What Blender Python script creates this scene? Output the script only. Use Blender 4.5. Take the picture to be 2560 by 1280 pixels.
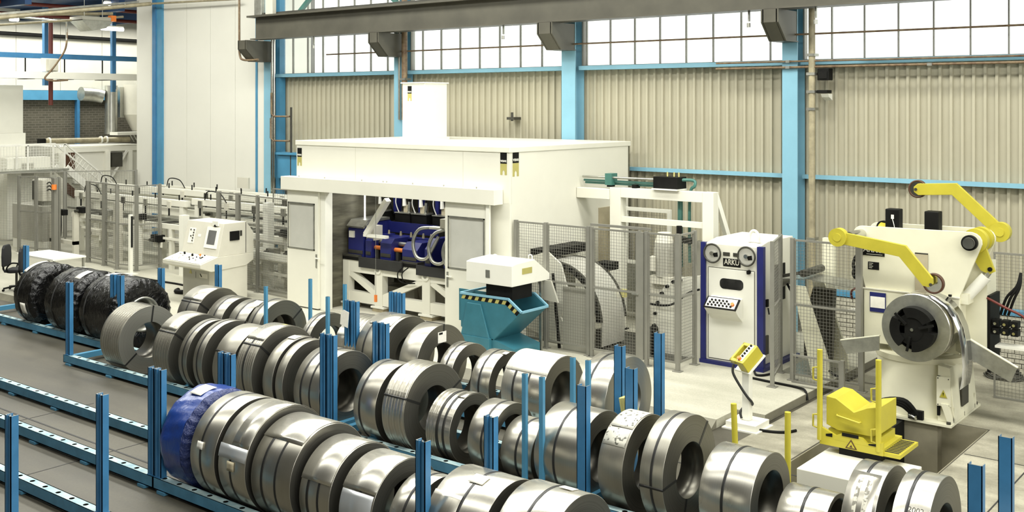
import bpy, bmesh, math, random
from mathutils import Vector, Matrix
for _o in list(bpy.data.objects): bpy.data.objects.remove(_o)
random.seed(7)
SC = bpy.context.scene
COL = SC.collection
R = math.radians
PI = math.pi
# ------------------------------------------------------------------ camera, world, lights, exposure
cd = bpy.data.cameras.new('camera'); cam = bpy.data.objects.new('camera', cd); COL.objects.link(cam)
cam.location = (0, 0, 4.4); cam.rotation_euler = (R(90), 0, R(38.70))
cd.sensor_fit = 'HORIZONTAL'; cd.sensor_width = 36.0
cd.lens = 36.0 * 2671 / 2560
cd.shift_y = (259 - 640) / 2560.0
cd.clip_end = 200; cd.clip_start = 0.05
SC.camera = cam
W = bpy.data.worlds.new('overcast_sky'); SC.world = W; W.use_nodes = True
W.node_tree.nodes['Background'].inputs[0].default_value = (1.0, 1.0, 0.97, 1)
W.node_tree.nodes['Background'].inputs[1].default_value = 2.2
SC.view_settings.view_transform = 'Standard'; SC.view_settings.look = 'None'
SC.view_settings.gamma = 1.0; SC.view_settings.use_curve_mapping = False
SC.view_settings.exposure = 0.12
def area(name, loc, rot, sx, sy, watts, col=(1, .994, .925)):
    l = bpy.data.lights.new(name, 'AREA'); l.shape = 'RECTANGLE'; l.size = sx; l.size_y = sy
    l.energy = watts; l.color = col
    o = bpy.data.objects.new(name, l); COL.objects.link(o); o.location = loc; o.rotation_euler = rot
    return o
# added area lights under the closed roof, standing in for unseen rooflight strips
for yy, ww in ((2.5, 900), (8.5, 2700), (14.2, 2700)):
    area('roof_fill_strip', (-13, yy, 9.85), (0, 0, 0), 31, 1.9, ww)
# added area light by the unseen end wall, brightens faces turned right
area('gable_fill', (8.9, 5, 6.4), (0, R(90), 0), 4.2, 20, 1500)
area('annex_fill', (-35.0, 19.0, 7.27), (0, 0, 0), 1.6, 11, 620)  # both annex lights are added below its closed ceiling to brighten it
area('annex_fill', (-31.6, 15.0, 7.27), (0, 0, 0), 1.0, 5, 160)

# ------------------------------------------------------------------ materials
MATS = {}
def M(name, col, rough=.5, metal=0., var=.06, scale=3., bump=0., bscale=60., stretch=(1, 1, 1), spec=.5, rvar=.08, detail=4., coord='Object', emit=0., trans=0., col2=None):
    if name in MATS: return MATS[name]
    m = bpy.data.materials.new(name); m.use_nodes = True; nt = m.node_tree; N = nt.nodes; Lk = nt.links
    b = N['Principled BSDF']
    b.inputs['Metallic'].default_value = metal
    b.inputs['Specular IOR Level'].default_value = spec
    tc = N.new('ShaderNodeTexCoord'); mp = N.new('ShaderNodeMapping')
    mp.inputs['Scale'].default_value = stretch
    Lk.new(tc.outputs[coord], mp.inputs['Vector'])
    nz = N.new('ShaderNodeTexNoise'); nz.inputs['Scale'].default_value = scale; nz.inputs['Detail'].default_value = detail
    nz.inputs['Roughness'].default_value = .6
    Lk.new(mp.outputs[0], nz.inputs['Vector'])
    rp = N.new('ShaderNodeValToRGB')
    rp.color_ramp.elements[0].position = .3; rp.color_ramp.elements[1].position = .72
    lo = col2 if col2 else tuple(max(0, c * (1 - 2.2 * var)) for c in col); hi = tuple(min(1, c * (1 + var)) for c in col)
    rp.color_ramp.elements[0].color = (*lo, 1); rp.color_ramp.elements[1].color = (*hi, 1)
    Lk.new(nz.outputs['Fac'], rp.inputs[0]); Lk.new(rp.outputs[0], b.inputs['Base Color'])
    mr = N.new('ShaderNodeMapRange'); mr.inputs['To Min'].default_value = max(.02, rough - rvar); mr.inputs['To Max'].default_value = min(1, rough + rvar)
    Lk.new(nz.outputs['Fac'], mr.inputs['Value']); Lk.new(mr.outputs[0], b.inputs['Roughness'])
    if bump:
        n2 = N.new('ShaderNodeTexNoise'); n2.inputs['Scale'].default_value = bscale; n2.inputs['Detail'].default_value = 3
        Lk.new(mp.outputs[0], n2.inputs['Vector'])
        bp = N.new('ShaderNodeBump'); bp.inputs['Strength'].default_value = bump; bp.inputs['Distance'].default_value = .01
        Lk.new(n2.outputs['Fac'], bp.inputs['Height']); Lk.new(bp.outputs[0], b.inputs['Normal'])
    if emit:
        b.inputs['Emission Color'].default_value = (*col, 1); b.inputs['Emission Strength'].default_value = emit
    if trans:
        b.inputs['Transmission Weight'].default_value = trans
    MATS[name] = m
    return m
M('white_paint', (.70, .685, .585), .42, var=.02, scale=1.2)
M('white_gloss', (.76, .75, .66), .32, var=.015)
M('offwhite', (.56, .54, .45), .5, var=.03)
M('cream', (.70, .68, .52), .42, var=.03, scale=2)
M('panel_white', (.66, .65, .575), .45, var=.02, scale=.6)
M('grey_panel', (.38, .37, .31), .5, var=.03)
M('mesh_grey', (.23, .225, .19), .5, .2, var=.05)
M('wire', (.20, .195, .165), .5, .3, var=.05)
M('blue_paint', (.065, .235, .38), .42, var=.06, scale=2.5)
M('blue_post', (.038, .165, .33), .40, var=.08, scale=4)
M('rail_blue', (.07, .22, .34), .48, var=.10, scale=5, col2=(.045, .16, .25))
M('rail_top', (.36, .44, .42), .55, var=.12, scale=7, col2=(.16, .29, .34))
M('sky_blue', (.20, .40, .50), .45, var=.04, scale=1.5)
M('machine_blue', (.012, .016, .12), .4, var=.1)
M('skip_blue', (.035, .155, .20), .42, var=.08, scale=3)
M('black', (.009, .009, .008), .55, var=.2, spec=.12)
M('rubber', (.02, .02, .018), .65, var=.2)
M('dark_steel', (.07, .068, .055), .45, .5, var=.12)
M('crane_brown', (.075, .070, .050), .5, .1, var=.12, scale=1.3)
M('yellow', (.46, .40, .035), .42, var=.05, scale=4)
M('pad_yellow', (.52, .48, .18), .5)
M('chrome', (.62, .62, .57), .18, 1., var=.05)
M('zinc', (.42, .42, .37), .38, .85, var=.1, scale=8)
M('brown_rubber', (.07, .028, .012), .5)
M('orange', (.75, .20, .03), .45)
M('red_pipe', (.12, .016, .008), .5)
M('pipe_rust', (.20, .15, .085), .55, .2, var=.2, scale=8, col2=(.10, .055, .03))
M('pipe_beige', (.34, .30, .19), .5, .1, var=.15, scale=6)
M('green_pipe', (.05, .16, .13), .4, var=.1)
M('glass_dark', (.015, .015, .014), .12, var=.1)
M('screen', (.12, .12, .115), .15, var=.1)
M('paper', (.78, .76, .68), .6, var=.04, scale=20)
M('cardboard', (.42, .37, .25), .7, var=.08)
M('wood_pallet', (.36, .31, .19), .7, var=.15, scale=9)
M('olive_gold', (.42, .38, .12), .45)
M('fabric_black', (.012, .012, .013), .85, var=.15)
M('lamp_tube', (1, 1, .95), .4, emit=6.0, var=0)
M('duct_zinc', (.55, .55, .50), .3, .9, var=.08)
M('ceiling_blue', (.010, .040, .11), .6)
M('wire_white', (.72, .71, .64), .45)
M('strap_black', (.012, .012, .011), .4)
M('hall_grey', (.085, .082, .068), .7, var=.03)
M('wheel_grey', (.55, .54, .48), .3, .3, var=.04)
M('band_grey', (.52, .54, .55), .32, .5, var=.04)
M('mirror_strip', (.75, .76, .78), .13, 1., var=.03)
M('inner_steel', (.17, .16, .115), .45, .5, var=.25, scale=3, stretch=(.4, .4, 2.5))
M('glass_panel', (.48, .475, .42), .22, var=.03)
def steel_mat(name, col, rough, lo, streak=90., smudge=.45):
    m = bpy.data.materials.new(name); m.use_nodes = True; nt = m.node_tree; N = nt.nodes; Lk = nt.links
    b = N['Principled BSDF']; b.inputs['Metallic'].default_value = .92
    tc = N.new('ShaderNodeTexCoord')
    mp = N.new('ShaderNodeMapping'); mp.inputs['Scale'].default_value = (streak, .6, .6); Lk.new(tc.outputs['Object'], mp.inputs[0])
    nz = N.new('ShaderNodeTexNoise'); nz.inputs['Scale'].default_value = 1.0; nz.inputs['Detail'].default_value = 2; Lk.new(mp.outputs[0], nz.inputs[0])
    oi = N.new('ShaderNodeObjectInfo'); ad = N.new('ShaderNodeVectorMath'); ad.operation = 'ADD'
    cm = N.new('ShaderNodeCombineXYZ'); mu = N.new('ShaderNodeMath'); mu.operation = 'MULTIPLY'; mu.inputs[1].default_value = 37.
    Lk.new(oi.outputs['Random'], mu.inputs[0]); Lk.new(mu.outputs[0], cm.inputs[0]); Lk.new(mu.outputs[0], cm.inputs[2])
    Lk.new(tc.outputs['Object'], ad.inputs[0]); Lk.new(cm.outputs[0], ad.inputs[1])
    n2 = N.new('ShaderNodeTexNoise'); n2.inputs['Scale'].default_value = 2.2; n2.inputs['Detail'].default_value = 2; n2.inputs['Roughness'].default_value = .5; Lk.new(ad.outputs[0], n2.inputs[0])
    mx = N.new('ShaderNodeMix'); mx.data_type = 'RGBA'; mx.inputs['A'].default_value = (*lo, 1); mx.inputs['B'].default_value = (*col, 1)
    rp = N.new('ShaderNodeValToRGB'); rp.color_ramp.elements[0].position = .28; rp.color_ramp.elements[1].position = .28 + smudge
    Lk.new(n2.outputs['Fac'], rp.inputs[0]); Lk.new(rp.outputs[0], mx.inputs['Factor'])
    m2 = N.new('ShaderNodeMix'); m2.data_type = 'RGBA'; m2.blend_type = 'MULTIPLY'; m2.inputs['Factor'].default_value = .14
    Lk.new(mx.outputs['Result'], m2.inputs['A']); Lk.new(nz.outputs['Fac'], m2.inputs['B'])
    hv = N.new('ShaderNodeHueSaturation'); mr0 = N.new('ShaderNodeMapRange'); mr0.inputs['To Min'].default_value = .86; mr0.inputs['To Max'].default_value = 1.12
    Lk.new(oi.outputs['Random'], mr0.inputs[0]); Lk.new(mr0.outputs[0], hv.inputs['Value']); Lk.new(m2.outputs['Result'], hv.inputs['Color'])
    Lk.new(hv.outputs[0], b.inputs['Base Color'])
    mr = N.new('ShaderNodeMapRange'); mr.inputs['To Min'].default_value = rough - .025; mr.inputs['To Max'].default_value = rough + .035
    Lk.new(n2.outputs['Fac'], mr.inputs[0]); Lk.new(mr.outputs[0], b.inputs['Roughness'])
    MATS[name] = m; return m
steel_mat('steel_tread', (.56, .54, .47), .30, (.47, .45, .385))
steel_mat('steel_dull', (.43, .415, .355), .38, (.33, .315, .265))
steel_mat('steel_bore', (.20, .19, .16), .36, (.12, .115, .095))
steel_mat('steel_bright', (.66, .64, .57), .27, (.57, .55, .48))
# coil end face: fine concentric edges of the wound strip
def face_mat(name, col, lo, rough):
    m = bpy.data.materials.new(name); m.use_nodes = True; nt = m.node_tree; N = nt.nodes; Lk = nt.links
    b = N['Principled BSDF']; b.inputs['Metallic'].default_value = .92; b.inputs['Roughness'].default_value = rough
    tc = N.new('ShaderNodeTexCoord'); sp = N.new('ShaderNodeSeparateXYZ'); Lk.new(tc.outputs['Object'], sp.inputs[0])
    cb = N.new('ShaderNodeCombineXYZ'); Lk.new(sp.outputs[1], cb.inputs[0]); Lk.new(sp.outputs[2], cb.inputs[1])
    ln = N.new('ShaderNodeVectorMath'); ln.operation = 'LENGTH'; Lk.new(cb.outputs[0], ln.inputs[0])
    mu = N.new('ShaderNodeMath'); mu.operation = 'MULTIPLY'; mu.inputs[1].default_value = 120.; Lk.new(ln.outputs['Value'], mu.inputs[0])
    nz = N.new('ShaderNodeTexNoise'); nz.noise_dimensions = '1D'; nz.inputs['Scale'].default_value = 1.; nz.inputs['Detail'].default_value = 3; Lk.new(mu.outputs[0], nz.inputs['W'])
    rp = N.new('ShaderNodeValToRGB'); rp.color_ramp.elements[0].position = .25; rp.color_ramp.elements[1].position = .75
    rp.color_ramp.elements[0].color = (*lo, 1); rp.color_ramp.elements[1].color = (*col, 1)
    Lk.new(nz.outputs['Fac'], rp.inputs[0]); Lk.new(rp.outputs[0], b.inputs['Base Color'])
    MATS[name] = m
face_mat('coil_face', (.22, .213, .182), (.14, .135, .115), .42)
face_mat('coil_face_light', (.42, .41, .365), (.33, .32, .28), .42)
def wrap_mat(name, col, rough, bsc, bst, sp_=.7):
    m = bpy.data.materials.new(name); m.use_nodes = True; nt = m.node_tree; N = nt.nodes; Lk = nt.links
    b = N['Principled BSDF']; b.inputs['Base Color'].default_value = (*col, 1); b.inputs['Roughness'].default_value = rough
    b.inputs['Specular IOR Level'].default_value = sp_
    tc = N.new('ShaderNodeTexCoord'); mp = N.new('ShaderNodeMapping'); mp.inputs['Scale'].default_value = (2.2, 1, 1); Lk.new(tc.outputs['Object'], mp.inputs[0])
    n = N.new('ShaderNodeTexNoise'); n.inputs['Scale'].default_value = bsc; n.inputs['Detail'].default_value = 5; n.inputs['Distortion'].default_value = 1.5; Lk.new(mp.outputs[0], n.inputs[0])
    bp = N.new('ShaderNodeBump'); bp.inputs['Strength'].default_value = bst; bp.inputs['Distance'].default_value = .04
    Lk.new(n.outputs['Fac'], bp.inputs['Height']); Lk.new(bp.outputs[0], b.inputs['Normal'])
    MATS[name] = m
wrap_mat('black_wrap', (.004, .004, .004), .13, 6., .7, .45)
wrap_mat('blue_wrap', (.008, .036, .20), .30, 5., .18)
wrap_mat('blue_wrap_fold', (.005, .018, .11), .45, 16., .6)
def floor_mat(name, base, dark, sc, joint=0):
    m = bpy.data.materials.new(name); m.use_nodes = True; nt = m.node_tree; N = nt.nodes; Lk = nt.links
    b = N['Principled BSDF']
    tc = N.new('ShaderNodeTexCoord')
    a = N.new('ShaderNodeTexNoise'); a.inputs['Scale'].default_value = sc; a.inputs['Detail'].default_value = 7; a.inputs['Roughness'].default_value = .65; Lk.new(tc.outputs['Object'], a.inputs[0])
    mp = N.new('ShaderNodeMapping'); mp.inputs['Scale'].default_value = (.25, 1.6, 1); Lk.new(tc.outputs['Object'], mp.inputs[0])
    s = N.new('ShaderNodeTexNoise'); s.inputs['Scale'].default_value = 1.4; s.inputs['Detail'].default_value = 5; Lk.new(mp.outputs[0], s.inputs[0])
    mx0 = N.new('ShaderNodeMath'); mx0.operation = 'MULTIPLY'; Lk.new(a.outputs['Fac'], mx0.inputs[0]); Lk.new(s.outputs['Fac'], mx0.inputs[1])
    rp = N.new('ShaderNodeValToRGB'); rp.color_ramp.elements[0].position = .14; rp.color_ramp.elements[1].position = .34
    rp.color_ramp.elements[0].color = (*dark, 1); rp.color_ramp.elements[1].color = (*base, 1)
    Lk.new(mx0.outputs[0], rp.inputs[0])
    f = N.new('ShaderNodeTexNoise'); f.inputs['Scale'].default_value = 45; f.inputs['Detail'].default_value = 3; Lk.new(tc.outputs['Object'], f.inputs[0])
    mu = N.new('ShaderNodeMix'); mu.data_type = 'RGBA'; mu.blend_type = 'OVERLAY'; mu.inputs['Factor'].default_value = .25
    Lk.new(rp.outputs[0], mu.inputs['A']); Lk.new(f.outputs['Fac'], mu.inputs['B'])
    Lk.new(mu.outputs['Result'], b.inputs['Base Color'])
    mr = N.new('ShaderNodeMapRange'); mr.inputs['To Min'].default_value = .42; mr.inputs['To Max'].default_value = .68; Lk.new(a.outputs['Fac'], mr.inputs[0]); Lk.new(mr.outputs[0], b.inputs['Roughness'])
    bp = N.new('ShaderNodeBump'); bp.inputs['Strength'].default_value = .12; bp.inputs['Distance'].default_value = .004; Lk.new(f.outputs['Fac'], bp.inputs['Height']); Lk.new(bp.outputs[0], b.inputs['Normal'])
    MATS[name] = m
floor_mat('concrete', (.072, .065, .045), (.042, .038, .026), .8)
floor_mat('concrete_light', (.35, .33, .25), (.15, .14, .10), 1.6)
floor_mat('epoxy', (.43, .415, .335), (.33, .32, .25), .6)
M('slab_edge', (.17, .16, .115), .7, var=.12)
M('pit_concrete', (.24, .22, .15), .75, var=.12, scale=2)
M('cladding', (.395, .37, .272), .5, var=.04, scale=.8)
M('brick_paint', (.42, .40, .32), .65, var=.10, scale=6)
M('mortar', (.26, .245, .19), .8, var=.1)
# far brick wall, pieces too small to tell apart
def brick_wall_mat():
    m = bpy.data.materials.new('far_brick'); m.use_nodes = True; nt = m.node_tree; N = nt.nodes; Lk = nt.links
    b = N['Principled BSDF']; b.inputs['Roughness'].default_value = .8
    tc = N.new('ShaderNodeTexCoord'); sp = N.new('ShaderNodeSeparateXYZ'); Lk.new(tc.outputs['Object'], sp.inputs[0])
    cb = N.new('ShaderNodeCombineXYZ'); Lk.new(sp.outputs[1], cb.inputs[0]); Lk.new(sp.outputs[2], cb.inputs[1])
    br = N.new('ShaderNodeTexBrick'); br.inputs['Scale'].default_value = 1.; br.inputs['Brick Width'].default_value = .24; br.inputs['Row Height'].default_value = .085; br.inputs['Mortar Size'].default_value = .012
    br.inputs['Color1'].default_value = (.075, .068, .046, 1); br.inputs['Color2'].default_value = (.05, .046, .03, 1); br.inputs['Mortar'].default_value = (.11, .10, .075, 1)
    Lk.new(cb.outputs[0], br.inputs['Vector']); Lk.new(br.outputs['Color'], b.inputs['Base Color'])
    MATS['far_brick'] = m
brick_wall_mat()
def glass_mat():
    m = bpy.data.materials.new('wired_glass'); m.use_nodes = True; nt = m.node_tree; N = nt.nodes; Lk = nt.links
    for n in list(N): N.remove(n)
    o = N.new('ShaderNodeOutputMaterial'); t = N.new('ShaderNodeBsdfTransparent'); t.inputs[0].default_value = (.93, .95, .93, 1)
    tr = N.new('ShaderNodeBsdfTranslucent'); tr.inputs[0].default_value = (.9, .92, .9, 1); g = N.new('ShaderNodeBsdfGlossy'); g.inputs['Roughness'].default_value = .15
    nz = N.new('ShaderNodeTexNoise'); nz.inputs['Scale'].default_value = 1.5
    mr = N.new('ShaderNodeMapRange'); mr.inputs['To Min'].default_value = .04; mr.inputs['To Max'].default_value = .10; Lk.new(nz.outputs['Fac'], mr.inputs[0])
    a = N.new('ShaderNodeMixShader'); Lk.new(mr.outputs[0], a.inputs[0]); Lk.new(t.outputs[0], a.inputs[1]); Lk.new(tr.outputs[0], a.inputs[2])
    b = N.new('ShaderNodeMixShader'); b.inputs[0].default_value = .05; Lk.new(a.outputs[0], b.inputs[1]); Lk.new(g.outputs[0], b.inputs[2]); Lk.new(b.outputs[0], o.inputs[0])
    MATS['wired_glass'] = m
glass_mat()

# ------------------------------------------------------------------ mesh helpers
class MB:
    """collects shapes in world coordinates; build() links them as ONE mesh object"""
    def __init__(s): s.v = []; s.f = []; s.m = []; s.sm = []
    def add(s, vs, fs, mi=0, smooth=False):
        o = len(s.v); s.v += [tuple(p) for p in vs]
        for f in fs: s.f.append(tuple(i + o for i in f)); s.m.append(mi); s.sm.append(smooth)
        return s
    def box(s, x0, x1, y0, y1, z0, z1, mi=0):
        v = [(x0, y0, z0), (x1, y0, z0), (x1, y1, z0), (x0, y1, z0), (x0, y0, z1), (x1, y0, z1), (x1, y1, z1), (x0, y1, z1)]
        return s.add(v, [(0, 3, 2, 1), (4, 5, 6, 7), (0, 1, 5, 4), (1, 2, 6, 5), (2, 3, 7, 6), (3, 0, 4, 7)], mi)
    def bar(s, p, q, w, h, mi=0, up=(0, 0, 1)):
        p = Vector(p); q = Vector(q); d = (q - p).normalized(); u = Vector(up)
        if abs(d.dot(u)) > .98: u = Vector((0, 1, 0))
        a = d.cross(u).normalized() * w / 2; b = a.cross(d).normalized() * h / 2
        v = [p - a - b, p + a - b, p + a + b, p - a + b, q - a - b, q + a - b, q + a + b, q - a + b]
        return s.add(v, [(0, 3, 2, 1), (4, 5, 6, 7), (0, 1, 5, 4), (1, 2, 6, 5), (2, 3, 7, 6), (3, 0, 4, 7)], mi)
    def cyl(s, p, q, r, r2=None, n=20, mi=0, caps=True, smooth=True):
        p = Vector(p); q = Vector(q); r2 = r if r2 is None else r2
        d = (q - p).normalized(); u = Vector((0, 0, 1)) if abs(d.z) < .9 else Vector((1, 0, 0))
        a = d.cross(u).normalized(); b = d.cross(a).normalized()
        v = []
        for k in range(n):
            t = 2 * PI * k / n; c = a * math.cos(t) + b * math.sin(t)
            v += [p + c * r, q + c * r2]
        s.add(v, [(2 * k, 2 * k + 1, (2 * k + 3) % (2 * n), (2 * k + 2) % (2 * n)) for k in range(n)], mi, smooth)
        if caps: s.add(v, [tuple(2 * k for k in range(n)), tuple(2 * k + 1 for k in reversed(range(n)))], mi)
        return s
    def tube(s, pts, r, n=8, mi=0, smooth_path=True):
        pts = [Vector(p) for p in pts]
        if smooth_path and len(pts) > 2:
            out = []
            for i in range(len(pts) - 1):
                p0 = pts[max(0, i - 1)]; p1 = pts[i]; p2 = pts[i + 1]; p3 = pts[min(len(pts) - 1, i + 2)]
                for k in range(6):
                    t = k / 6
                    out.append(.5 * ((2 * p1) + (p2 - p0) * t + (2 * p0 - 5 * p1 + 4 * p2 - p3) * t * t + (3 * p1 - p0 - 3 * p2 + p3) * t ** 3))
            pts = out + [pts[-1]]
        v = []; ref = None
        for i, p in enumerate(pts):
            d = (pts[min(i + 1, len(pts) - 1)] - pts[max(i - 1, 0)]).normalized()
            if ref is None: ref = Vector((0, 0, 1)) if abs(d.z) < .8 else Vector((1, 0, 0))
            a = d.cross(ref)
            if a.length < 1e-4: a = d.cross(Vector((1, .3, .2)))
            a.normalize(); b = d.cross(a).normalized(); ref = -b if False else a.cross(d) * 1.0
            v += [p + (a * math.cos(2 * PI * k / n) + b * math.sin(2 * PI * k / n)) * r for k in range(n)]
        m = len(pts)
        s.add(v, [(i * n + k, i * n + (k + 1) % n, (i + 1) * n + (k + 1) % n, (i + 1) * n + k) for i in range(m - 1) for k in range(n)], mi, True)
        s.add(v, [tuple(reversed(range(n))), tuple((m - 1) * n + k for k in range(n))], mi)
        return s
    def prism(s, poly, axis, a, b, mi=0):
        """poly: 2D points; axis 'x': (y,z), 'y': (x,z), 'z': (x,y); extruded from a to b"""
        def P(p, t): return {'x': (t, p[0], p[1]), 'y': (p[0], t, p[1]), 'z': (p[0], p[1], t)}[axis]
        n = len(poly); v = [P(p, a) for p in poly] + [P(p, b) for p in poly]
        return s.add(v, [tuple(range(n)), tuple(reversed(range(n, 2 * n)))] + [(k, (k + 1) % n, n + (k + 1) % n, n + k) for k in range(n)], mi)
    def revolve(s, prof, c, axis='x', n=72, mi=0, smooth=True, closed=False, wob=None):
        """prof: (t along axis, radius, material) rows; c: centre"""
        m = len(prof); v = []
        for t, r, *_ in prof:
            for k in range(n):
                a = 2 * PI * k / n; rr = r + (wob(t, a) if wob else 0)
                y = rr * math.sin(a); z = rr * math.cos(a)
                v.append({'x': (c[0] + t, c[1] + y, c[2] + z), 'y': (c[0] + y, c[1] + t, c[2] + z), 'z': (c[0] + y, c[1] + z, c[2] + t)}[axis])
        o = len(s.v); s.v += v
        for i in range(m if closed else m - 1):
            j = (i + 1) % m; mm = prof[i][2] if len(prof[i]) > 2 else mi; smf = prof[i][3] if len(prof[i]) > 3 else smooth
            for k in range(n):
                k2 = (k + 1) % n
                s.f.append((o + i * n + k, o + i * n + k2, o + j * n + k2, o + j * n + k)); s.m.append(mm); s.sm.append(smf)
        return s
    def build(s, name, mats, parent=None, bevel=0., org=None):
        if isinstance(mats, str): mats = [mats]
        og = Vector(ORG.get(parent.name, (0, 0, 0))) if parent else Vector(org if org else s.base())
        me = bpy.data.meshes.new(name)
        me.from_pydata([(p[0] - og.x, p[1] - og.y, p[2] - og.z) for p in s.v], [], s.f)
        for x in mats: me.materials.append(MATS[x])
        me.polygons.foreach_set('material_index', s.m); me.polygons.foreach_set('use_smooth', s.sm)
        bm = bmesh.new(); bm.from_mesh(me); bmesh.ops.recalc_face_normals(bm, faces=bm.faces); bm.to_mesh(me); bm.free()
        me.update()
        o = bpy.data.objects.new(name, me); COL.objects.link(o)
        if parent: o.parent = parent
        else: o.location = og
        ORG[o.name] = tuple(og)
        if bevel:
            md = o.modifiers.new('bevel', 'BEVEL'); md.width = bevel; md.segments = 2; md.limit_method = 'ANGLE'; md.angle_limit = R(50)
        return o
    def base(s):
        xs = [p[0] for p in s.v]; ys = [p[1] for p in s.v]; zs = [p[2] for p in s.v]
        return ((min(xs) + max(xs)) / 2, (min(ys) + max(ys)) / 2, min(zs))
ORG = {}
def tag(o, label=None, cat=None, group=None, kind=None):
    if label: o['label'] = label
    if cat: o['category'] = cat
    if group: o['group'] = group
    if kind: o['kind'] = kind
    return o
def thing(name, loc, label, cat, group=None):
    o = bpy.data.objects.new(name, None); o.empty_display_size = .1; COL.objects.link(o); o.location = loc
    ORG[o.name] = tuple(loc)
    return tag(o, label, cat, group)
def struct(mb, name, mats, parent=None, bevel=0):
    o = mb.build(name, mats, parent, bevel)
    if not parent: o['kind'] = 'structure'
    return o
def text(s, loc, size, rot, matn, name, parent, ext=.002, wscale=1.):
    c = bpy.data.curves.new(name, 'FONT'); c.body = s; c.size = size; c.extrude = ext; c.align_x = 'CENTER'; c.align_y = 'CENTER'; c.offset = size * .012
    t = bpy.data.objects.new(name, c); COL.objects.link(t); bpy.context.view_layer.update()
    me = bpy.data.meshes.new_from_object(t.evaluated_get(bpy.context.evaluated_depsgraph_get())); bpy.data.objects.remove(t)
    og = Vector(ORG.get(parent.name, (0, 0, 0)))
    me.transform(Matrix.Translation(Vector(loc) - og) @ rot.to_4x4() @ Matrix.Diagonal((wscale, 1, 1, 1)))
    me.materials.clear(); me.materials.append(MATS[matn])
    o = bpy.data.objects.new(name, me); COL.objects.link(o); o.parent = parent; ORG[o.name] = tuple(og)
    return o
ROT_FRONT = Matrix.Rotation(R(90), 3, 'X')                                   # reads when looking along +y
ROT_RIGHT = Matrix.Rotation(R(90), 3, 'Z') @ Matrix.Rotation(R(90), 3, 'X')   # reads when looking along -x
# ================================================================== THE SETTING
Z0 = .12                                   # top of the light machine slab
PX0, PX1, PY0, PY1 = -5.55, -3.99, 11.35, 15.25    # coil car pit
b = MB()
b.box(-36.8, 9, -8, 11.5, -.3, 0); b.v = []; b.f = []; b.m = []; b.sm = []
for x0, x1, y0, y1 in ((-36.8, PX0, -8, 19.3), (PX1, 9, -8, 19.3), (PX0, PX1, -8, PY0), (PX0, PX1, PY1, 19.3), (-36.8, -30.5, 19.3, 26)):
    b.box(x0, x1, y0, y1, -.3, 0)
floor = struct(b, 'floor', 'concrete')
struct(MB().box(-6.40, PX0 - .02, 11.6, 19.08, 0, .004).box(PX1 + .02, 4, 11.6, 19.08, 0, .004).box(PX0 - .02, PX1 + .02, PY1 + .02, 19.08, 0, .004), 'floor_bay', 'concrete_light')
struct(MB().box(PX0 - .2, PX0, PY0, PY1, -1.3, -.3).box(PX1, PX1 + .2, PY0, PY1, -1.3, -.3).box(PX0, PX1, PY1, PY1 + .2, -1.3, -.3).box(PX0, PX1, PY0 - .2, PY0, -1.3, -.3).box(PX0 - .2, PX1 + .2, PY0 - .2, PY1 + .2, -1.4, -1.3)
       .box(PX0, PX0 + .012, PY0, PY1, -1.3, -.001).box(PX0, PX1, PY1 - .012, PY1, -1.3, -.001).box(PX1 - .012, PX1, PY0, PY1, -1.3, -.001), 'floor_pit', 'pit_concrete')
s = MB(); s.box(-36.8, -6.89, 13.03, 19.3, 0.001, Z0).box(-6.89, -6.47, 13.64, 19.3, 0.001, Z0).box(-36.8, -17.4, 11.62, 13.03, 0.001, Z0).box(-36.8, -30.5, 19.3, 26, .001, Z0)
struct(s, 'floor_slab', 'epoxy')
struct(MB().prism([(13.03, .001), (13.03, Z0 - .003), (12.84, .001)], 'x', -17.3, -6.89).box(-6.47, -6.462, 13.64, 19.1, .004, Z0 - .003).prism([(11.62, .001), (11.62, Z0 - .003), (11.52, .001)], 'x', -36.8, -17.4), 'trim_1', 'slab_edge')
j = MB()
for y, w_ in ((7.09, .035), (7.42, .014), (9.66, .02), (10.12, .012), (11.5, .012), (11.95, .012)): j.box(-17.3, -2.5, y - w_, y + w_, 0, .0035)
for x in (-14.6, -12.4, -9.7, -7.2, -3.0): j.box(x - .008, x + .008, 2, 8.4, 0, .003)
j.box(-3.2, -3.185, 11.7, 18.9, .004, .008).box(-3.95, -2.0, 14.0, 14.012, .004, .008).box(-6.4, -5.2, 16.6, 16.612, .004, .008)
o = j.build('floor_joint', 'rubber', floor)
# --- hall shell outside the frame
struct(MB().box(9, 9.2, -8.2, 19.3, -.3, 4.2).box(9, 9.2, -8.2, 19.3, 8.6, 10), 'wall_right', 'hall_grey')
struct(MB().box(-37, 9.2, -8.2, -8, -.3, 10), 'wall_front', 'hall_grey')
struct(MB().box(-37, 9.2, -8.2, 26.2, 10, 10.2), 'ceiling', 'hall_grey')
struct(MB().box(-36.8, -30.5, 12.0, 26, 7.7, 7.8), 'ceiling_annex', 'ceiling_blue')
struct(MB().box(-37, -30.3, 26, 26.2, -.3, 10), 'wall_annex', 'hall_grey')
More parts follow.
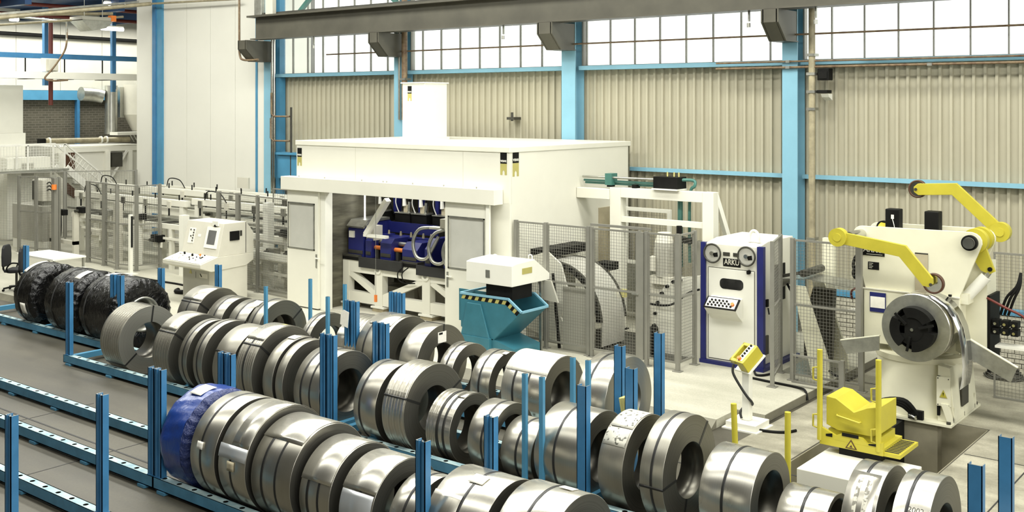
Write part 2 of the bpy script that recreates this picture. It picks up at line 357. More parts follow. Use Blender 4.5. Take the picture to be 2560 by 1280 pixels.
# --- back wall: corrugated cladding sheets, brick base, rails
wall = struct(MB().box(-24.06, 9, 19.36, 19.5, 0, 5.16).box(-24.06, 9, 19.3, 19.5, 7.68, 10), 'wall_back', 'cladding')
pitch = .187
prof = []
for k in range(5):
    x = k * pitch
    prof += [(x, 0), (x + .118, 0), (x + .124, -.050), (x + .170, -.050), (x + .176, 0)]
prof.append((5 * pitch, 0))
def sheet_mesh(z0, z1):
    v = []; f = []
    for x, y in prof: v += [(x, y, z0), (x, y, z1)]
    for x, y in prof: v += [(x, y + .004, z0), (x, y + .004, z1)]
    n = len(prof)
    for k in range(n - 1):
        f += [(2 * k, 2 * k + 2, 2 * k + 3, 2 * k + 1), (2 * n + 2 * k, 2 * n + 2 * k + 1, 2 * n + 2 * k + 3, 2 * n + 2 * k + 2), (2 * k + 1, 2 * k + 3, 2 * n + 2 * k + 3, 2 * n + 2 * k + 1)]
    me = bpy.data.meshes.new('cladding_sheet'); me.from_pydata(v, [], f); me.materials.append(MATS['cladding']); return me
sm_ = sheet_mesh(.86, 5.14)
og = ORG['wall_back']
for k in range(30):
    x = -23.58 + k * pitch * 5
    if x > 3: break
    o = bpy.data.objects.new('cladding_sheet', sm_); COL.objects.link(o); o.parent = wall; o.location = (x - og[0], 19.352 - og[1], -og[2])
bw = struct(MB().box(-23.6, -8.0, 19.12, 19.36, 0, .86).box(-3.7, 9, 19.12, 19.36, 0, .86).box(-8.0, -3.7, 19.16, 19.36, 0, .86), 'wall_base', 'mortar')
bo = ORG['wall_base']
bme = bpy.data.meshes.new('brick'); t = MB().box(0, .208, 0, .05, 0, .064)
bme.from_pydata(t.v, [], t.f); bme.materials.append(MATS['brick_paint'])
for c in range(11):
    off = (c % 2) * .11
    for k in range(19):
        o = bpy.data.objects.new('brick', bme); COL.objects.link(o); o.parent = bw
        o.location = (-8.0 + off + k * .22 - bo[0], 19.118 + random.uniform(-.004, .004) - bo[1], .004 + c * .077 - bo[2])
cols = [-29.46, -24.06, -18.95, -13.79, -8.64, -3.5, 1.64]
cw = [.60, .33, .32, .365, .305, .33, .33]
t = MB()
for a in range(1, 7):
    x0 = cols[a] + cw[a] - .0; x1 = (cols[a + 1] if a < 6 else 9)
    t.box(x0, x1, 19.16, 19.30, 2.985, 3.06)
struct(t, 'trim_2', 'sky_blue')
struct(MB().box(-23.73, -23.56, 19.1, 19.30, 0, 7.68), 'trim_8', 'blue_paint')
t = MB()
for a in range(1, 7):
    x0 = cols[a] + cw[a]; x1 = (cols[a + 1] if a < 6 else 9)
    t.box(x0, x1, 19.08, 19.36, 5.13, 5.22)
struct(t, 'trim_3', 'sky_blue')
struct(MB().box(-8.0, 9, 19.10, 19.30, .862, .945), 'trim_4', 'blue_paint')
# --- windows: one per bay, each with its panes and bars
rows = [5.22 + .49 * i for i in range(6)]
def xk(k): return -23.17 + .6152 * k
wi = 0
for a in range(1, 6):
    x0 = cols[a] + cw[a]; x1 = cols[a + 1]
    if a == 5: x1 = -1.0; x0 = -3.17
    wi += 1
    w = MB()
    w.box(x0, x0 + .03, 19.20, 19.34, 5.22, 7.68).box(x1 - .03, x1, 19.20, 19.34, 5.22, 7.68).box(x0, x1, 19.20, 19.34, 7.64, 7.68).box(x0, x1, 19.22, 19.34, 5.215, 5.235)
    wo = struct(w, 'window_%d' % wi, 'mesh_grey'); g = ORG[wo.name]
    xs = [x0 + .03] + [xk(k) for k in range(-2, 40) if x0 + .08 < xk(k) < x1 - .08] + [x1 - .03]
    for i in range(len(xs) - 1):
        if i: MB().box(xs[i] - .009, xs[i] + .009, 19.23, 19.29, 5.235, 7.64).build('glazing_bar', 'mesh_grey', wo)
        MB().box(xs[i] + .010, xs[i + 1] - .010, 19.262, 19.268, 5.236, 7.64).build('pane', 'wired_glass', wo)
struct(MB().box(-.98, 9, 19.25, 19.27, 5.22, 7.68), 'window_6', 'wired_glass')
# --- columns
for a, x in enumerate(cols):
    if a == 0:
        struct(MB().box(x, x + .19, 18.90, 19.0, 0, 10).box(x + .19, x + .48, 18.93, 19.0, 0, 10, 1), 'column', ['blue_post', 'blue_paint']); continue
    w = cw[a]
    c = MB().box(x, x + w, 18.95, 18.972, 0, 10).box(x + w / 2 - .008, x + w / 2 + .008, 18.972, 19.27, 0, 10).box(x, x + w, 19.27, 19.292, 0, 10)
    c.box(x - .02, x + w + .02, 18.93, 19.3, 0, .03)
    struct(c, 'column', 'sky_blue')
# --- white panelled wall in the next bay
pw = struct(MB().box(-30.47, -24.06, 19.04, 19.3, 0, 10), 'wall_left', 'panel_white')
edges = [-30.47, -29.66, -29.0, -27.78, -26.6, -25.42, -24.48, -24.06]
for i in range(7):
    MB().box(edges[i] + .006, edges[i + 1] - .006, 19.0, 19.045, .14, 9.98).build('wall_panel', 'panel_white', pw)
struct(MB().box(-24.46, -24.39, 18.97, 19.0, 0, 10), 'trim_5', 'blue_paint')
struct(MB().box(-30.47, -30.3, 19.3, 26, 0, 10), 'wall_annex_side', 'panel_white')
# --- annex wall: brick below, pale panels above
fw = struct(MB().box(-37.0, -36.8, -8, 26, -.3, 4.53), 'wall_far', 'far_brick')
uw = struct(MB().box(-37.0, -36.82, -8, 26, 4.53, 10), 'wall_far_upper', 'offwhite')
for k in range(7):
    MB().box(-36.82, -36.77, 13.4 + k * 1.62, 13.4 + k * 1.62 + 1.605, 4.88, 9.9).build('wall_panel', 'offwhite', uw)
struct(MB().box(-36.8, -36.6, 12, 26, 4.53, 4.87), 'trim_6', 'blue_paint')
struct(MB().box(-36.78, -36.6, 20.42, 20.52, 0, 4.53), 'trim_7', 'blue_post')
# --- crane runway girder with its corbels
cg = thing('crane_girder', (-8, 18.3, 6.13), 'long brown steel crane runway beam crossing in front of the high windows', 'beam')
MB().box(-23.57, 9, 18.29, 18.31, 6.15, 6.73).build('web', 'crane_brown', cg)
MB().box(-23.57, 9, 18.10, 18.50, 6.125, 6.155).build('bottom_flange', 'crane_brown', cg)
MB().box(-23.7, 9, 18.08, 18.52, 6.725, 6.775).build('top_flange', 'crane_brown', cg)
MB().box(-23.57, 9, 18.26, 18.34, 6.775, 6.84).build('crane_rail', 'dark_steel', cg)
for x in (-21.2, -14.9, -9.0, -7.7): MB().box(x - .015, x + .015, 18.28, 18.32, 5.93, 6.13).cyl((x, 18.28, 5.90), (x, 18.28, 5.82), .035, n=10).build('lamp_holder', ['zinc'], cg)
for a in range(1, 6):
    x = cols[a]; w = cw[a]
    c = thing('corbel', (x + w / 2, 18.5, 5.55), 'brown tapered steel corbel under the crane beam on the %s blue column' % ['', 'leftmost', 'second', 'third', 'fourth', 'rightmost'][a], 'bracket', 'crane beam corbels')
    for xx in (x + .01, x + w - .03):
        MB().prism([(18.95, 5.55), (18.95, 6.125), (18.08, 6.125), (18.08, 5.88), (18.42, 5.55)], 'x', xx, xx + .02).build('side_plate', 'crane_brown', c)
    MB().prism([(18.42, 5.55), (18.08, 5.88), (18.08, 6.12), (18.10, 6.12), (18.10, 5.89), (18.43, 5.57), (18.95, 5.57), (18.95, 5.55)], 'x', x - .02, x + w + .02).build('flange', 'crane_brown', c)
br = thing('roof_bracing', (-21, 18.85, 6.8), 'grey green diagonal roof braces above the crane beam left end', 'brace')
MB().bar((-22.5, 18.85, 6.8), (-19.2, 18.85, 9.4), .10, .10).build('brace', 'green_pipe', br)
MB().bar((-18.6, 18.85, 6.8), (-21.6, 18.85, 8.9), .10, .10).build('brace', 'green_pipe', br)
tag(MB().box(-23.42, -23.12, 18.12, 18.25, 6.776, 7.2).build('junction_box', 'zinc', bevel=.01), 'shiny grey electrical box on the crane beam left end, left one', 'electrical box')
tag(MB().box(-22.95, -22.65, 18.12, 18.25, 6.776, 7.18).build('junction_box', 'offwhite', bevel=.01), 'pale electrical box on the crane beam left end, right one', 'electrical box')
# --- pipes on the wall
def pipe(name, pts, r, m, label, cat='pipe', clips=(), smooth=False):
    if not clips: return tag(MB().tube(pts, r, 12, smooth_path=smooth).build(name, m), label, cat)
    t = thing(name, pts[0], label, cat)
    MB().tube(pts, r, 12, smooth_path=smooth).build('pipe_run', m, t)
    for p in clips: MB().box(p[0] - r - .02, p[0] + r + .02, p[1] - r - .01, p[1] + r + .06, p[2] - .025, p[2] + .025).build('pipe_clip', 'zinc', t)
    return t
pipe('downpipe', [(-8.03, 18.9, .0), (-8.03, 18.9, 8.5)], .062, 'pipe_beige', 'tall rusty beige downpipe beside the rightmost full blue column', clips=[(-8.03, 18.9, z) for z in (1.9, 4.3, 4.62, 4.95, 5.3)])
pipe('downpipe', [(-18.50, 18.86, 4.0), (-18.50, 18.86, 8.5)], .075, 'pipe_rust', 'thick rust brown downpipe running down behind the white exhaust stack', clips=[(-18.50, 18.86, 5.0)])
pipe('conduit', [(-18.72, 18.9, 4.0), (-18.72, 18.9, 8.5)], .028, 'zinc', 'thin pale conduit on the second blue column')
pipe('conduit', [(-23.62, 18.88, .12), (-23.62, 18.88, 8.5)], .035, 'chrome', 'shiny conduit on the leftmost blue column, nearer the white panels')
pipe('conduit', [(-23.50, 18.86, .12), (-23.50, 18.86, 8.5)], .035, 'chrome', 'shiny conduit on the leftmost blue column, nearer the corrugated wall')
pipe('conduit', [(-23.62, 18.84, 4.0), (-23.62, 18.84, 3.45), (-23.5, 18.84, 3.38), (-22.95, 18.95, 3.38)], .025, 'pipe_rust', 'bent dark conduit, lower of two turning onto the corrugated wall')
pipe('conduit', [(-23.55, 18.80, 4.7), (-23.55, 18.80, 4.12), (-23.42, 18.80, 4.05), (-22.95, 18.95, 4.05)], .025, 'pipe_rust', 'bent dark conduit, upper of two turning onto the corrugated wall')
pipe('conduit', [(-22.95, 19.0, .4), (-22.95, 19.0, 4.3)], .03, 'dark_steel', 'dark vertical conduit at the left edge of the corrugated wall')
pipe('gas_pipe', [(-21.4, 18.9, 5.69), (3, 18.9, 5.69)], .018, 'pipe_rust', 'thin rusty pipe crossing the window panes between the columns')
pipe('gas_pipe', [(-10.0, 18.9, 5.08), (3, 18.9, 5.08)], .022, 'pipe_rust', 'rusty pipe below the window sill, lower of the pair', clips=[(-8.5, 18.9, 5.08), (-5.9, 18.9, 5.08)])
pipe('gas_pipe', [(-10.0, 18.9, 5.19), (-7.2, 18.9, 5.19), (-7.1, 19.0, 5.19), (3, 19.0, 5.19)], .018, 'pipe_rust', 'rusty pipe along the window sill, upper of the pair', clips=[(-8.5, 18.9, 5.19)])
pipe('drop_hose', [(-24.3, 18.3, 8.0), (-24.3, 18.3, 6.3), (-24.28, 18.3, 5.75), (-24.1, 18.3, 5.6), (-23.6, 18.4, 5.6)], .03, 'pipe_rust', 'thin brown pipe curling under the crane beam left end', smooth=True)
for x, z, n in ((-7.84, 4.93, 'square black flood lamp beside the downpipe, the upper one'), (-7.84, 4.58, 'small black and white flood lamp beside the downpipe, the lower one')):
    f = thing('wall_lamp', (x, 18.95, z), n, 'lamp')
    if z > 4.8: MB().box(x - .09, x + .13, 18.9, 19.1, z - .10, z + .12).build('housing', 'black', f, .01); MB().box(x - .06, x + .10, 18.885, 18.9, z - .07, z + .06).build('lens', 'glass_dark', f)
    else: MB().box(x - .09, x + .11, 18.88, 19.1, z + .01, z + .07).build('housing', 'black', f, .01); MB().prism([(18.9, z), (19.1, z), (19.1, z - .12), (18.95, z - .06)], 'x', x - .02, x + .12).build('reflector', 'white_gloss', f)
sp = thing('wall_bracket', (-18.05, 19.0, 4.5), 'small dark tap on the wall right of the white exhaust stack', 'tap')
MB().box(-15.42, -15.20, 19.05, 19.3, 4.03, 4.09).cyl((-15.3, 19.1, 4.0), (-15.3, 19.1, 4.2), .03).build('body', 'dark_steel', sp)
# shelf of blue steel at the left of the cladding
sb = MB().box(-23.5, -18.9, 18.98, 19.16, 2.35, 3.0).box(-23.5, -18.9, 18.9, 19.2, 3.0, 3.06)
tag(sb.build('wall_girder', 'blue_paint'), 'deep blue steel girder on the wall behind the white cabin left corner', 'beam')
# ================================================================== STORAGE RACKS
def rail(x0, x1, y, parent, holes=True):
    b = MB(); z0, z1 = .035, .16; w = .06
    b.box(x0, x1, y - w, y - w + .012, z0, z1).box(x0, x1, y + w - .012, y + w, z0, z1).box(x0, x0 + .012, y - w, y + w, z0, z1).box(x1 - .012, x1, y - w, y + w, z0, z1).box(x0, x1, y - w, y + w, z0, z0 + .01)
    n = max(1, int((x1 - x0) / .269)); st = (x1 - x0) / n; r = .030
    for k in range(n):                                        # top plate cell with a punched hole
        xa = x0 + k * st; xc = xa + st / 2; out = []; inn = []; low = []
        hx = st / 2; hy = w
        for i in range(16):
            a = 2 * PI * i / 16; c, s_ = math.cos(a), math.sin(a); m = max(abs(c) / hx, abs(s_) / hy)
            out.append((xc + c / m, y + s_ / m, z1)); inn.append((xc + c * r, y + s_ * r, z1)); low.append((xc + c * r, y + s_ * r, z1 - .05))
        for cx_, cy_ in ((-1, -1), (1, -1), (1, 1), (-1, 1)):
            i0 = min(range(16), key=lambda i: (out[i][0] - (xc + cx_ * hx)) ** 2 + (out[i][1] - (y + cy_ * hy)) ** 2)
            out[i0] = (xc + cx_ * hx, y + cy_ * hy, z1)
        b.add(out + inn + low, [(i, (i + 1) % 16, 16 + (i + 1) % 16, 16 + i) for i in range(16)], 1)
        b.add(inn + low, [(i, (i + 1) % 16, 16 + (i + 1) % 16, 16 + i) for i in range(16)], 2)
        b.add(low, [tuple(range(16))], 2)
    k = x0 + .1
    while k < x1: b.box(k, k + .14, y - w - .02, y + w + .02, 0.0035, z0); k += 1.25
    return b.build('rail', ['rail_blue', 'rail_top', 'black'], parent)
SIGMA = [(-.055, .035), (-.055, -.035), (-.022, -.035), (-.012, -.008), (.012, -.008), (.022, -.035), (.055, -.035), (.055, .035)]
FLAT = [(-.055, .05), (-.055, -.03), (.055, -.03), (.055, .05)]
def post(x, y, parent, z1=1.385, flip=1, flat=False):
    b = MB(); PATH = FLAT if flat else SIGMA
    for (xa, ya), (xb, yb) in zip(PATH, PATH[1:]):
        b.bar((x + xa, y + flip * ya, .162), (x + xb, y + flip * yb, .162), .006, .002)
        p = Vector((x + xa, y + flip * ya, 0)); q = Vector((x + xb, y + flip * yb, 0)); d = (q - p).normalized(); nn = Vector((-d.y, d.x, 0)) * .004; e = d * .004
        v = [p - nn - e, q - nn + e, q + nn + e, p + nn - e]
        vs = [(a.x, a.y, .16) for a in v] + [(a.x, a.y, z1) for a in v]
        b.add(vs, [(0, 1, 5, 4), (1, 2, 6, 5), (2, 3, 7, 6), (3, 0, 4, 7)], 0); b.add(vs, [(4, 5, 6, 7)], 1)
    b.box(x - .06, x + .06, y - .05, y + .05, .1605, .168)
    return b.build('post', ['blue_post', 'zinc'], parent)
def stake(x, y, parent, z1=1.385):
    b = MB().box(x - .027, x + .027, y - .022, y + .022, .16, z1)
    b.box(x - .021, x + .021, y - .016, y + .016, z1, z1 + .002, 1)
    return b.build('stake', ['blue_paint', 'dark_steel'], parent)
def rack(label, yc, x0, x1, posts=(), stakes=(), bars=()):
    t = thing('coil_rack', ((x0 + x1) / 2, yc, 0), label, 'rack', 'blue steel coil racks')
    yf, yb = yc - .475, yc + .475
    rail(x0, x1, yf, t); rail(x0, x1, yb, t)
    for x in bars: MB().box(x - .045, x + .045, yf + .06, yb - .06, .06, .15).build('crossbar', 'blue_paint', t)
    for x, fb in posts:
        if 'f' in fb: post(x, yf, t, flat='F' in fb)
        if 'b' in fb: post(x, yb, t, flat='F' in fb)
    for x, fb in stakes: stake(x, yf if fb == 'f' else yb, t)
    return t
rack('empty blue coil rack nearest the camera at the bottom left corner', 5.525, -15.8, -10.16, [(-10.26, 'fb')], bars=(-15.5, -10.25))
rack('blue coil rack left of the blue wrapped coil, with no coils on it', 7.45, -17.4, -10.77, [(-10.84, 'fb')], bars=(-17.2,))
rack('blue coil rack in the nearest row carrying the blue wrapped coil', 7.45, -10.76, -6.54, [(-10.70, 'fb'), (-6.61, 'fb')], bars=(-8.2, -6.62))
rack('blue coil rack at the bottom edge, right of the lone channel post', 7.45, -6.52, -2.4, bars=(-4.5,))
rack('blue coil rack in the middle row, left section starting at the single tall post', 9.88, -17.2, -10.62, [(-17.11, 'fb'), (-10.68, 'fb')], bars=(-17.1, -13.9, -10.7))
rack('blue coil rack in the middle row, centre section between the double posts and channel posts', 9.88, -10.60, -6.48, [(-10.54, 'fb'), (-6.56, 'fbF')], [(-7.35, 'f'), (-7.11, 'f'), (-7.37, 'b'), (-7.15, 'b')], bars=(-10.5, -9.9, -6.6))
rack('blue coil rack in the middle row, right section beside the pit', 9.88, -6.46, -2.46, [(-2.56, 'fbF')], bars=(-4.5, -2.55))
rack('blue coil rack in the back row, left section in front of the control desk', 11.70, -16.95, -12.14, [(-16.8, 'b'), (-12.2, 'fb')], [(-14.2, 'f'), (-14.2, 'b'), (-12.68, 'f'), (-13.33, 'b')], bars=(-16.8, -14.5, -12.3))
rack('blue coil rack in the back row, right section in front of the teal tipping skip', 11.70, -12.12, -7.18, [(-12.06, 'f'), (-12.02, 'b'), (-7.28, 'fbF')], bars=(-12.0, -9.6, -7.3))
rack('blue coil rack on the left carrying the black wrapped coils', 10.80, -22.6, -17.24, [(-16.98 - .3, 'fb'), (-22.28, 'b')], bars=(-22.4, -19.8, -17.4))
# ================================================================== STEEL COILS
def zc(Rr): return max(Rr + .006, .16 + math.sqrt(max(Rr * Rr - .1722, 0)))
ROWY = {'b': 7.45, 'c': 9.88, 'r': 11.70, 'k': 10.80}
def patch(b, x0, x1, Rr, th0, th1, c, mi=0, t=.004, n=None):
    n = n or max(3, int(abs(th1 - th0) / 5)); v = []
    for i in range(n + 1):
        a = R(th0 + (th1 - th0) * i / n)
        for rr in (Rr, Rr + t):
            for x in (x0, x1): v.append((x, c[1] - rr * math.sin(a), c[2] + rr * math.cos(a)))
    f = []
    for i in range(n):
        o = i * 4
        f += [(o, o + 1, o + 5, o + 4), (o + 2, o + 6, o + 7, o + 3), (o, o + 4, o + 6, o + 2), (o + 1, o + 3, o + 7, o + 5)]
    f += [(0, 2, 3, 1), (n * 4, n * 4 + 1, n * 4 + 3, n * 4 + 2)]
    return b.add(v, f, mi, True)
def coil(row, x0, x1, Rr, label, straps=(), eye=(), ribs=None, tread='steel_tread', face='coil_face', rin=.29, wraps=(), labels=(), group=None):
    y = ROWY[row]; z = zc(Rr); c = (0, y, z)
    grp = {'b': 'coils in the nearest row', 'c': 'coils in the middle row', 'r': 'coils in the back row', 'k': 'black wrapped coils'}[row]
    t = thing('steel_coil', ((x0 + x1) / 2, y, z - Rr), label, 'steel coil', grp)
    ORG[t.name] = ((x0 + x1) / 2, y, z)                      # children meshes centred on the coil axis
    t.location = ((x0 + x1) / 2, y, z)
    ch = .004
    p = [(x0, rin, 1, False), (x0, Rr - ch, 0, True)]
    if ribs:
        a, e, n = ribs; xa = x0 + (x1 - x0) * a; xe = x0 + (x1 - x0) * e; st = (xe - xa) / n
        p.append((x0 + ch, Rr, 0, True))
        for k in range(n):
            xx = xa + k * st
            p += [(xx + st * .05, Rr, 0, False), (xx + st * .86, Rr + (.003 if k % 2 else 0), 0, False), (xx + st * .93, Rr - .006, 0, False)]
        p.append((x1 - ch, Rr, 0, True))
    else: p += [(x0 + ch, Rr, 0, True), (x1 - ch, Rr, 0, True)]
    p += [(x1, Rr - ch, 1, False), (x1, rin, 2, True)]
    b = MB(); b.revolve(p, c, 'x', 80, closed=True)
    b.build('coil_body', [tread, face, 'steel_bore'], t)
    for s_ in straps:
        xs = x0 + (x1 - x0) * s_; q = MB().revolve([(xs - .015, Rr - .001), (xs - .014, Rr + .0035), (xs + .014, Rr + .0035), (xs + .015, Rr - .001)], c, 'x', 80)
        q.build('strap', 'strap_black', t)
    for th in eye:
        q = MB(); h = 1.3
        patch(q, x0 - .003, x1 + .003, Rr + .002, th - h, th + h, c, t=.003, n=2)
        a = R(th); dy, dz = -math.sin(a), math.cos(a); ty, tz = dz, -dy; w = .014
        for xx in (x0 - .004, x1 + .001):
            v = []
            for rr in (rin, Rr + .004):
                for sg in (-1, 1):
                    for dx in (0, .003): v.append((xx + dx, y + dy * rr + ty * w * sg, z + dz * rr + tz * w * sg))
            q.add(v, [(0, 1, 3, 2), (4, 6, 7, 5), (0, 4, 5, 1), (2, 3, 7, 6), (0, 2, 6, 4), (1, 5, 7, 3)])
        q.build('eye_strap', 'strap_black', t)
    for (f0, f1, t0, t1, m) in wraps:
        w = x1 - x0; patch(MB(), x0 + w * f0, x0 + w * f1, Rr + .0042, t0, t1, c, t=.004).build('outer_wrap', m, t)
    for (f0, f1, t0, t1, m) in labels:
        w = x1 - x0; patch(MB(), x0 + w * f0, x0 + w * f1, Rr + .009, t0, t1, c, t=.002).build('paper_tag', m, t)
    return t
def wrapped(row, x0, x1, Rr, label, mt, fold, straps=(), labels=(), ring=True):
    y = ROWY[row]; z = zc(Rr); c = (0, y, z)
    t = thing('wrapped_coil', ((x0 + x1) / 2, y, z), label, 'steel coil', 'coils in the nearest row' if row == 'b' else 'black wrapped coils')
    sd = random.random() * 9
    def wob(tt, a): return .006 * math.sin(9 * a + sd + tt * 7) + .004 * math.sin(23 * a - tt * 11 + sd)
    p = [(x0, .30), (x0 - .0, Rr * .72), (x0 + .02, Rr - .03), (x0 + .07, Rr)] + [(x0 + .07 + (x1 - x0 - .17) * k / 6, Rr + random.uniform(-.004, .004)) for k in range(1, 7)]
    b = MB().revolve(p, c, 'x', 96, wob=wob); b.build('wrap', [mt], t)
    def wob2(tt, a): return .012 * math.sin(26 * a + sd) + .008 * math.sin(41 * a + 2)
    xr = p[-1][0]
    q = [(xr, p[-1][1]), (xr + .05, Rr - .025), (xr + .085, Rr - .09), (x1 - .012, Rr * .78), (x1, Rr * .62), (x1 - .01, .31)]
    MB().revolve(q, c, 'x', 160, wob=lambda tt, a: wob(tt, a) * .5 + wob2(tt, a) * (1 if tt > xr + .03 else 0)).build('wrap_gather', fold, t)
    if ring: MB().revolve([(x1 - .01, .31), (x1 + .02, .315), (x1 + .02, .275), (x1 - .3, .27)], c, 'x', 64).build('core_ring', 'zinc', t)
    MB().revolve([(x0 + .01, .30), (x1 - .02, .30)], c, 'x', 48).build('bore', 'steel_dull', t)
    for s_ in straps:
        xs = x0 + (x1 - x0) * s_; MB().revolve([(xs - .012, Rr - .006), (xs - .01, Rr + .012), (xs + .01, Rr + .012), (xs + .012, Rr - .006)], c, 'x', 80).build('strap', 'rubber', t)
    for (f0, f1, t0, t1, m) in labels:
        w = x1 - x0; patch(MB(), x0 + w * f0, x0 + w * f1, Rr + .013, t0, t1, c, t=.002).build('paper_tag', m, t)
    return t
OR = ['first', 'second', 'third', 'fourth', 'fifth', 'sixth', 'seventh', 'eighth', 'ninth', 'tenth', 'eleventh', 'twelfth', 'thirteenth', 'fourteenth', 'fifteenth', 'sixteenth', 'seventeenth', 'eighteenth', 'nineteenth', 'twentieth', 'twenty-first', 'twenty-second']
# nearest row
wrapped('b', -10.636, -10.10, .567, 'coil wrapped in shiny blue plastic with a white label on top', 'blue_wrap', 'blue_wrap_fold', labels=[(.26, .66, 2, 24, 'paper')], ring=False)
near = [
 (-10.0, -9.575, .57, 'large steel coil with one black strap, directly after the blue wrapped coil', dict(straps=[.42], labels=[(.28, .52, 72, 80, 'paper')])),
 (-9.50, -9.051, .57, 'large steel coil with a bright band across, second after the blue wrapped coil', dict(straps=[.45], wraps=[(0, 1, 66, 80, 'band_grey'), (.4, 1, -60, 66, 'steel_bright')], labels=[(.36, .62, 82, 92, 'cardboard')])),
 (-8.993, -8.378, .537, 'wide steel coil with two straps and a loose cover sheet on top, nearest row', dict(straps=[.27, .62], wraps=[(0, .97, -45, 42, 'steel_bright')], tread='steel_tread')),
 (-8.29, -7.854, .489, 'steel coil with two straps and an overlapping outer sheet, fourth after the blue wrapped coil', dict(straps=[.26, .62], wraps=[(0, .98, -70, 68, 'steel_bright')])),
 (-7.735, -7.287, .468, 'steel coil with one strap and a stepped outer sheet, left of the lone channel post', dict(straps=[.56], wraps=[(0, 1, -70, 60, 'steel_bright'), (.03, .97, 62, 120, 'band_grey')])),
 (-7.117, -6.82, .433, 'small bright steel coil behind the lone channel post in the nearest row', dict(straps=[.58], tread='steel_bright')),
 (-6.582, -5.931, .514, 'wide steel coil with a hanging paper tag on top, nearest row', dict(straps=[.52], tread='steel_bright', wraps=[(0, .5, 40, 90, 'steel_tread')], labels=[(.40, .66, 8, 22, 'paper')])),
 (-5.80, -5.218, .53, 'wide steel coil with a torn white rag on top, nearest row', dict(straps=[.47], tread='steel_bright', labels=[(.55, .80, -14, -4, 'paper')])),
 (-5.02, -4.5, .455, 'barely visible steel coil at the bottom edge, last of the nearest row', dict(straps=[.5], tread='steel_bright')),
]
for x0, x1, r_, l, k in near: coil('b', x0, x1, r_, l, **k)
mid = [
 (-16.024, -15.478, .55, dict(ribs=(.05, .97, 16), tread='steel_dull', face='coil_face_light', eye=(-8, 128)), 'ribbed dull steel coil standing alone at the left end of the middle row'),
 (-14.52, -14.108, .563, dict(ribs=(.03, .97, 12), tread='steel_dull', eye=(52,), wraps=[(.02, .98, -30, 48, 'steel_tread')], labels=[(.5, .72, 38, 44, 'paper')]), None),
 (-13.86, -13.66, .55, dict(straps=[.5], tread='steel_dull', eye=(-20,)), None),
 (-13.464, -13.251, .57, dict(straps=[.42], tread='steel_dull', eye=(-22,)), None),
 (-13.0, -12.56, .566, dict(eye=(62,), tread='steel_dull'), None),
 (-12.427, -12.051, .605, dict(straps=[.46], ribs=(.02, .98, 9), eye=(48,), wraps=[(.02, .98, -35, 40, 'steel_bright')], tread='steel_dull', labels=[(.55, .75, -12, -6, 'pad_yellow')]), 'tallest ribbed steel coil with a strap across its front, middle row'),
 (-11.874, -11.672, .555, dict(tread='steel_dull', eye=(-18,), labels=[(.1, .9, 0, 14, 'paper')]), None),
 (-11.61, -11.459, .551, dict(tread='steel_dull', eye=(-22,)), None),
 (-11.255, -10.743, .525, dict(straps=[.27, .62]), 'steel coil with two straps just behind the tall double post in the middle row'),
 (-10.094, -9.70, .519, dict(straps=[.27]), None),
 (-9.542, -9.165, .557, dict(ribs=(.05, .95, 7), eye=(66, -62)), 'big steel coil with a cross strap and soft ribs, middle row centre'),
 (-8.92, -8.534, .424, dict(ribs=(.0, .40, 5), straps=[.46, .72], wraps=[(.72, 1, -40, 20, 'steel_bright')]), None),
 (-8.252, -7.903, .421, dict(straps=[.60]), None),
 (-7.80, -7.36, .36, dict(straps=[.5]), 'small low steel coil behind the two thin blue stakes, middle row'),
 (-7.216, -6.616, .49, dict(straps=[.45]), None),
 (-6.344, -6.037, .521, dict(tread='steel_dull', wraps=[(.06, .96, -12, 34, 'paper_print'), (.04, .94, 36, 58, 'paper_print')]), 'steel coil pasted with printed paper sheets in the middle row'),
 (-5.80, -5.529, .565, dict(straps=[.5], eye=(96, -42, 165), tread='steel_dull', face='coil_face'), 'dark steel coil with crossing black straps, right of the coil with printed paper'),
 (-5.18, -4.624, .46, dict(straps=[.45], tread='steel_bright'), 'wide bright steel coil in front of the yellow handled posts'),
 (-4.43, -3.943, .336, dict(straps=[.5], tread='steel_bright'), 'smallest steel coil, low in front of the white pit box'),
 (-3.715, -3.413, .522, dict(straps=[.45], wraps=[(.02, .9, 22, 110, 'steel_tread')], labels=[(.30, .42, 30, 100, 'paper_torn'), (.58, .72, 26, 100, 'paper_torn')], tread='steel_bright'), 'steel coil with torn paper streaks in front of the white pit box'),
 (-3.276, -2.958, .522, dict(straps=[.38], tread='steel_bright', eye=()), 'rightmost full steel coil, beside the two blue posts'),
 (-2.82, -2.4, .345, dict(tread='steel_bright'), 'sliver of a low steel coil at the bottom edge, right end of the middle row'),
]
def print_mat(name, bg, ink, sc, thr):
    m = bpy.data.materials.new(name); m.use_nodes = True; nt = m.node_tree; N = nt.nodes; Lk = nt.links; b = N['Principled BSDF']; b.inputs['Roughness'].default_value = .45
    tc = N.new('ShaderNodeTexCoord'); n = N.new('ShaderNodeTexNoise'); n.inputs['Scale'].default_value = sc; n.inputs['Detail'].default_value = 3; Lk.new(tc.outputs['Object'], n.inputs[0])
    rp = N.new('ShaderNodeValToRGB'); rp.color_ramp.elements[0].position = thr; rp.color_ramp.elements[1].position = thr + .06
    rp.color_ramp.elements[0].color = (*ink, 1); rp.color_ramp.elements[1].color = (*bg, 1); Lk.new(n.outputs['Fac'], rp.inputs[0]); Lk.new(rp.outputs[0], b.inputs['Base Color']); MATS[name] = m
print_mat('paper_print', (.55, .535, .46), (.10, .10, .08), 26, .36)
print_mat('paper_torn', (.62, .60, .50), (.22, .21, .17), 20, .44)
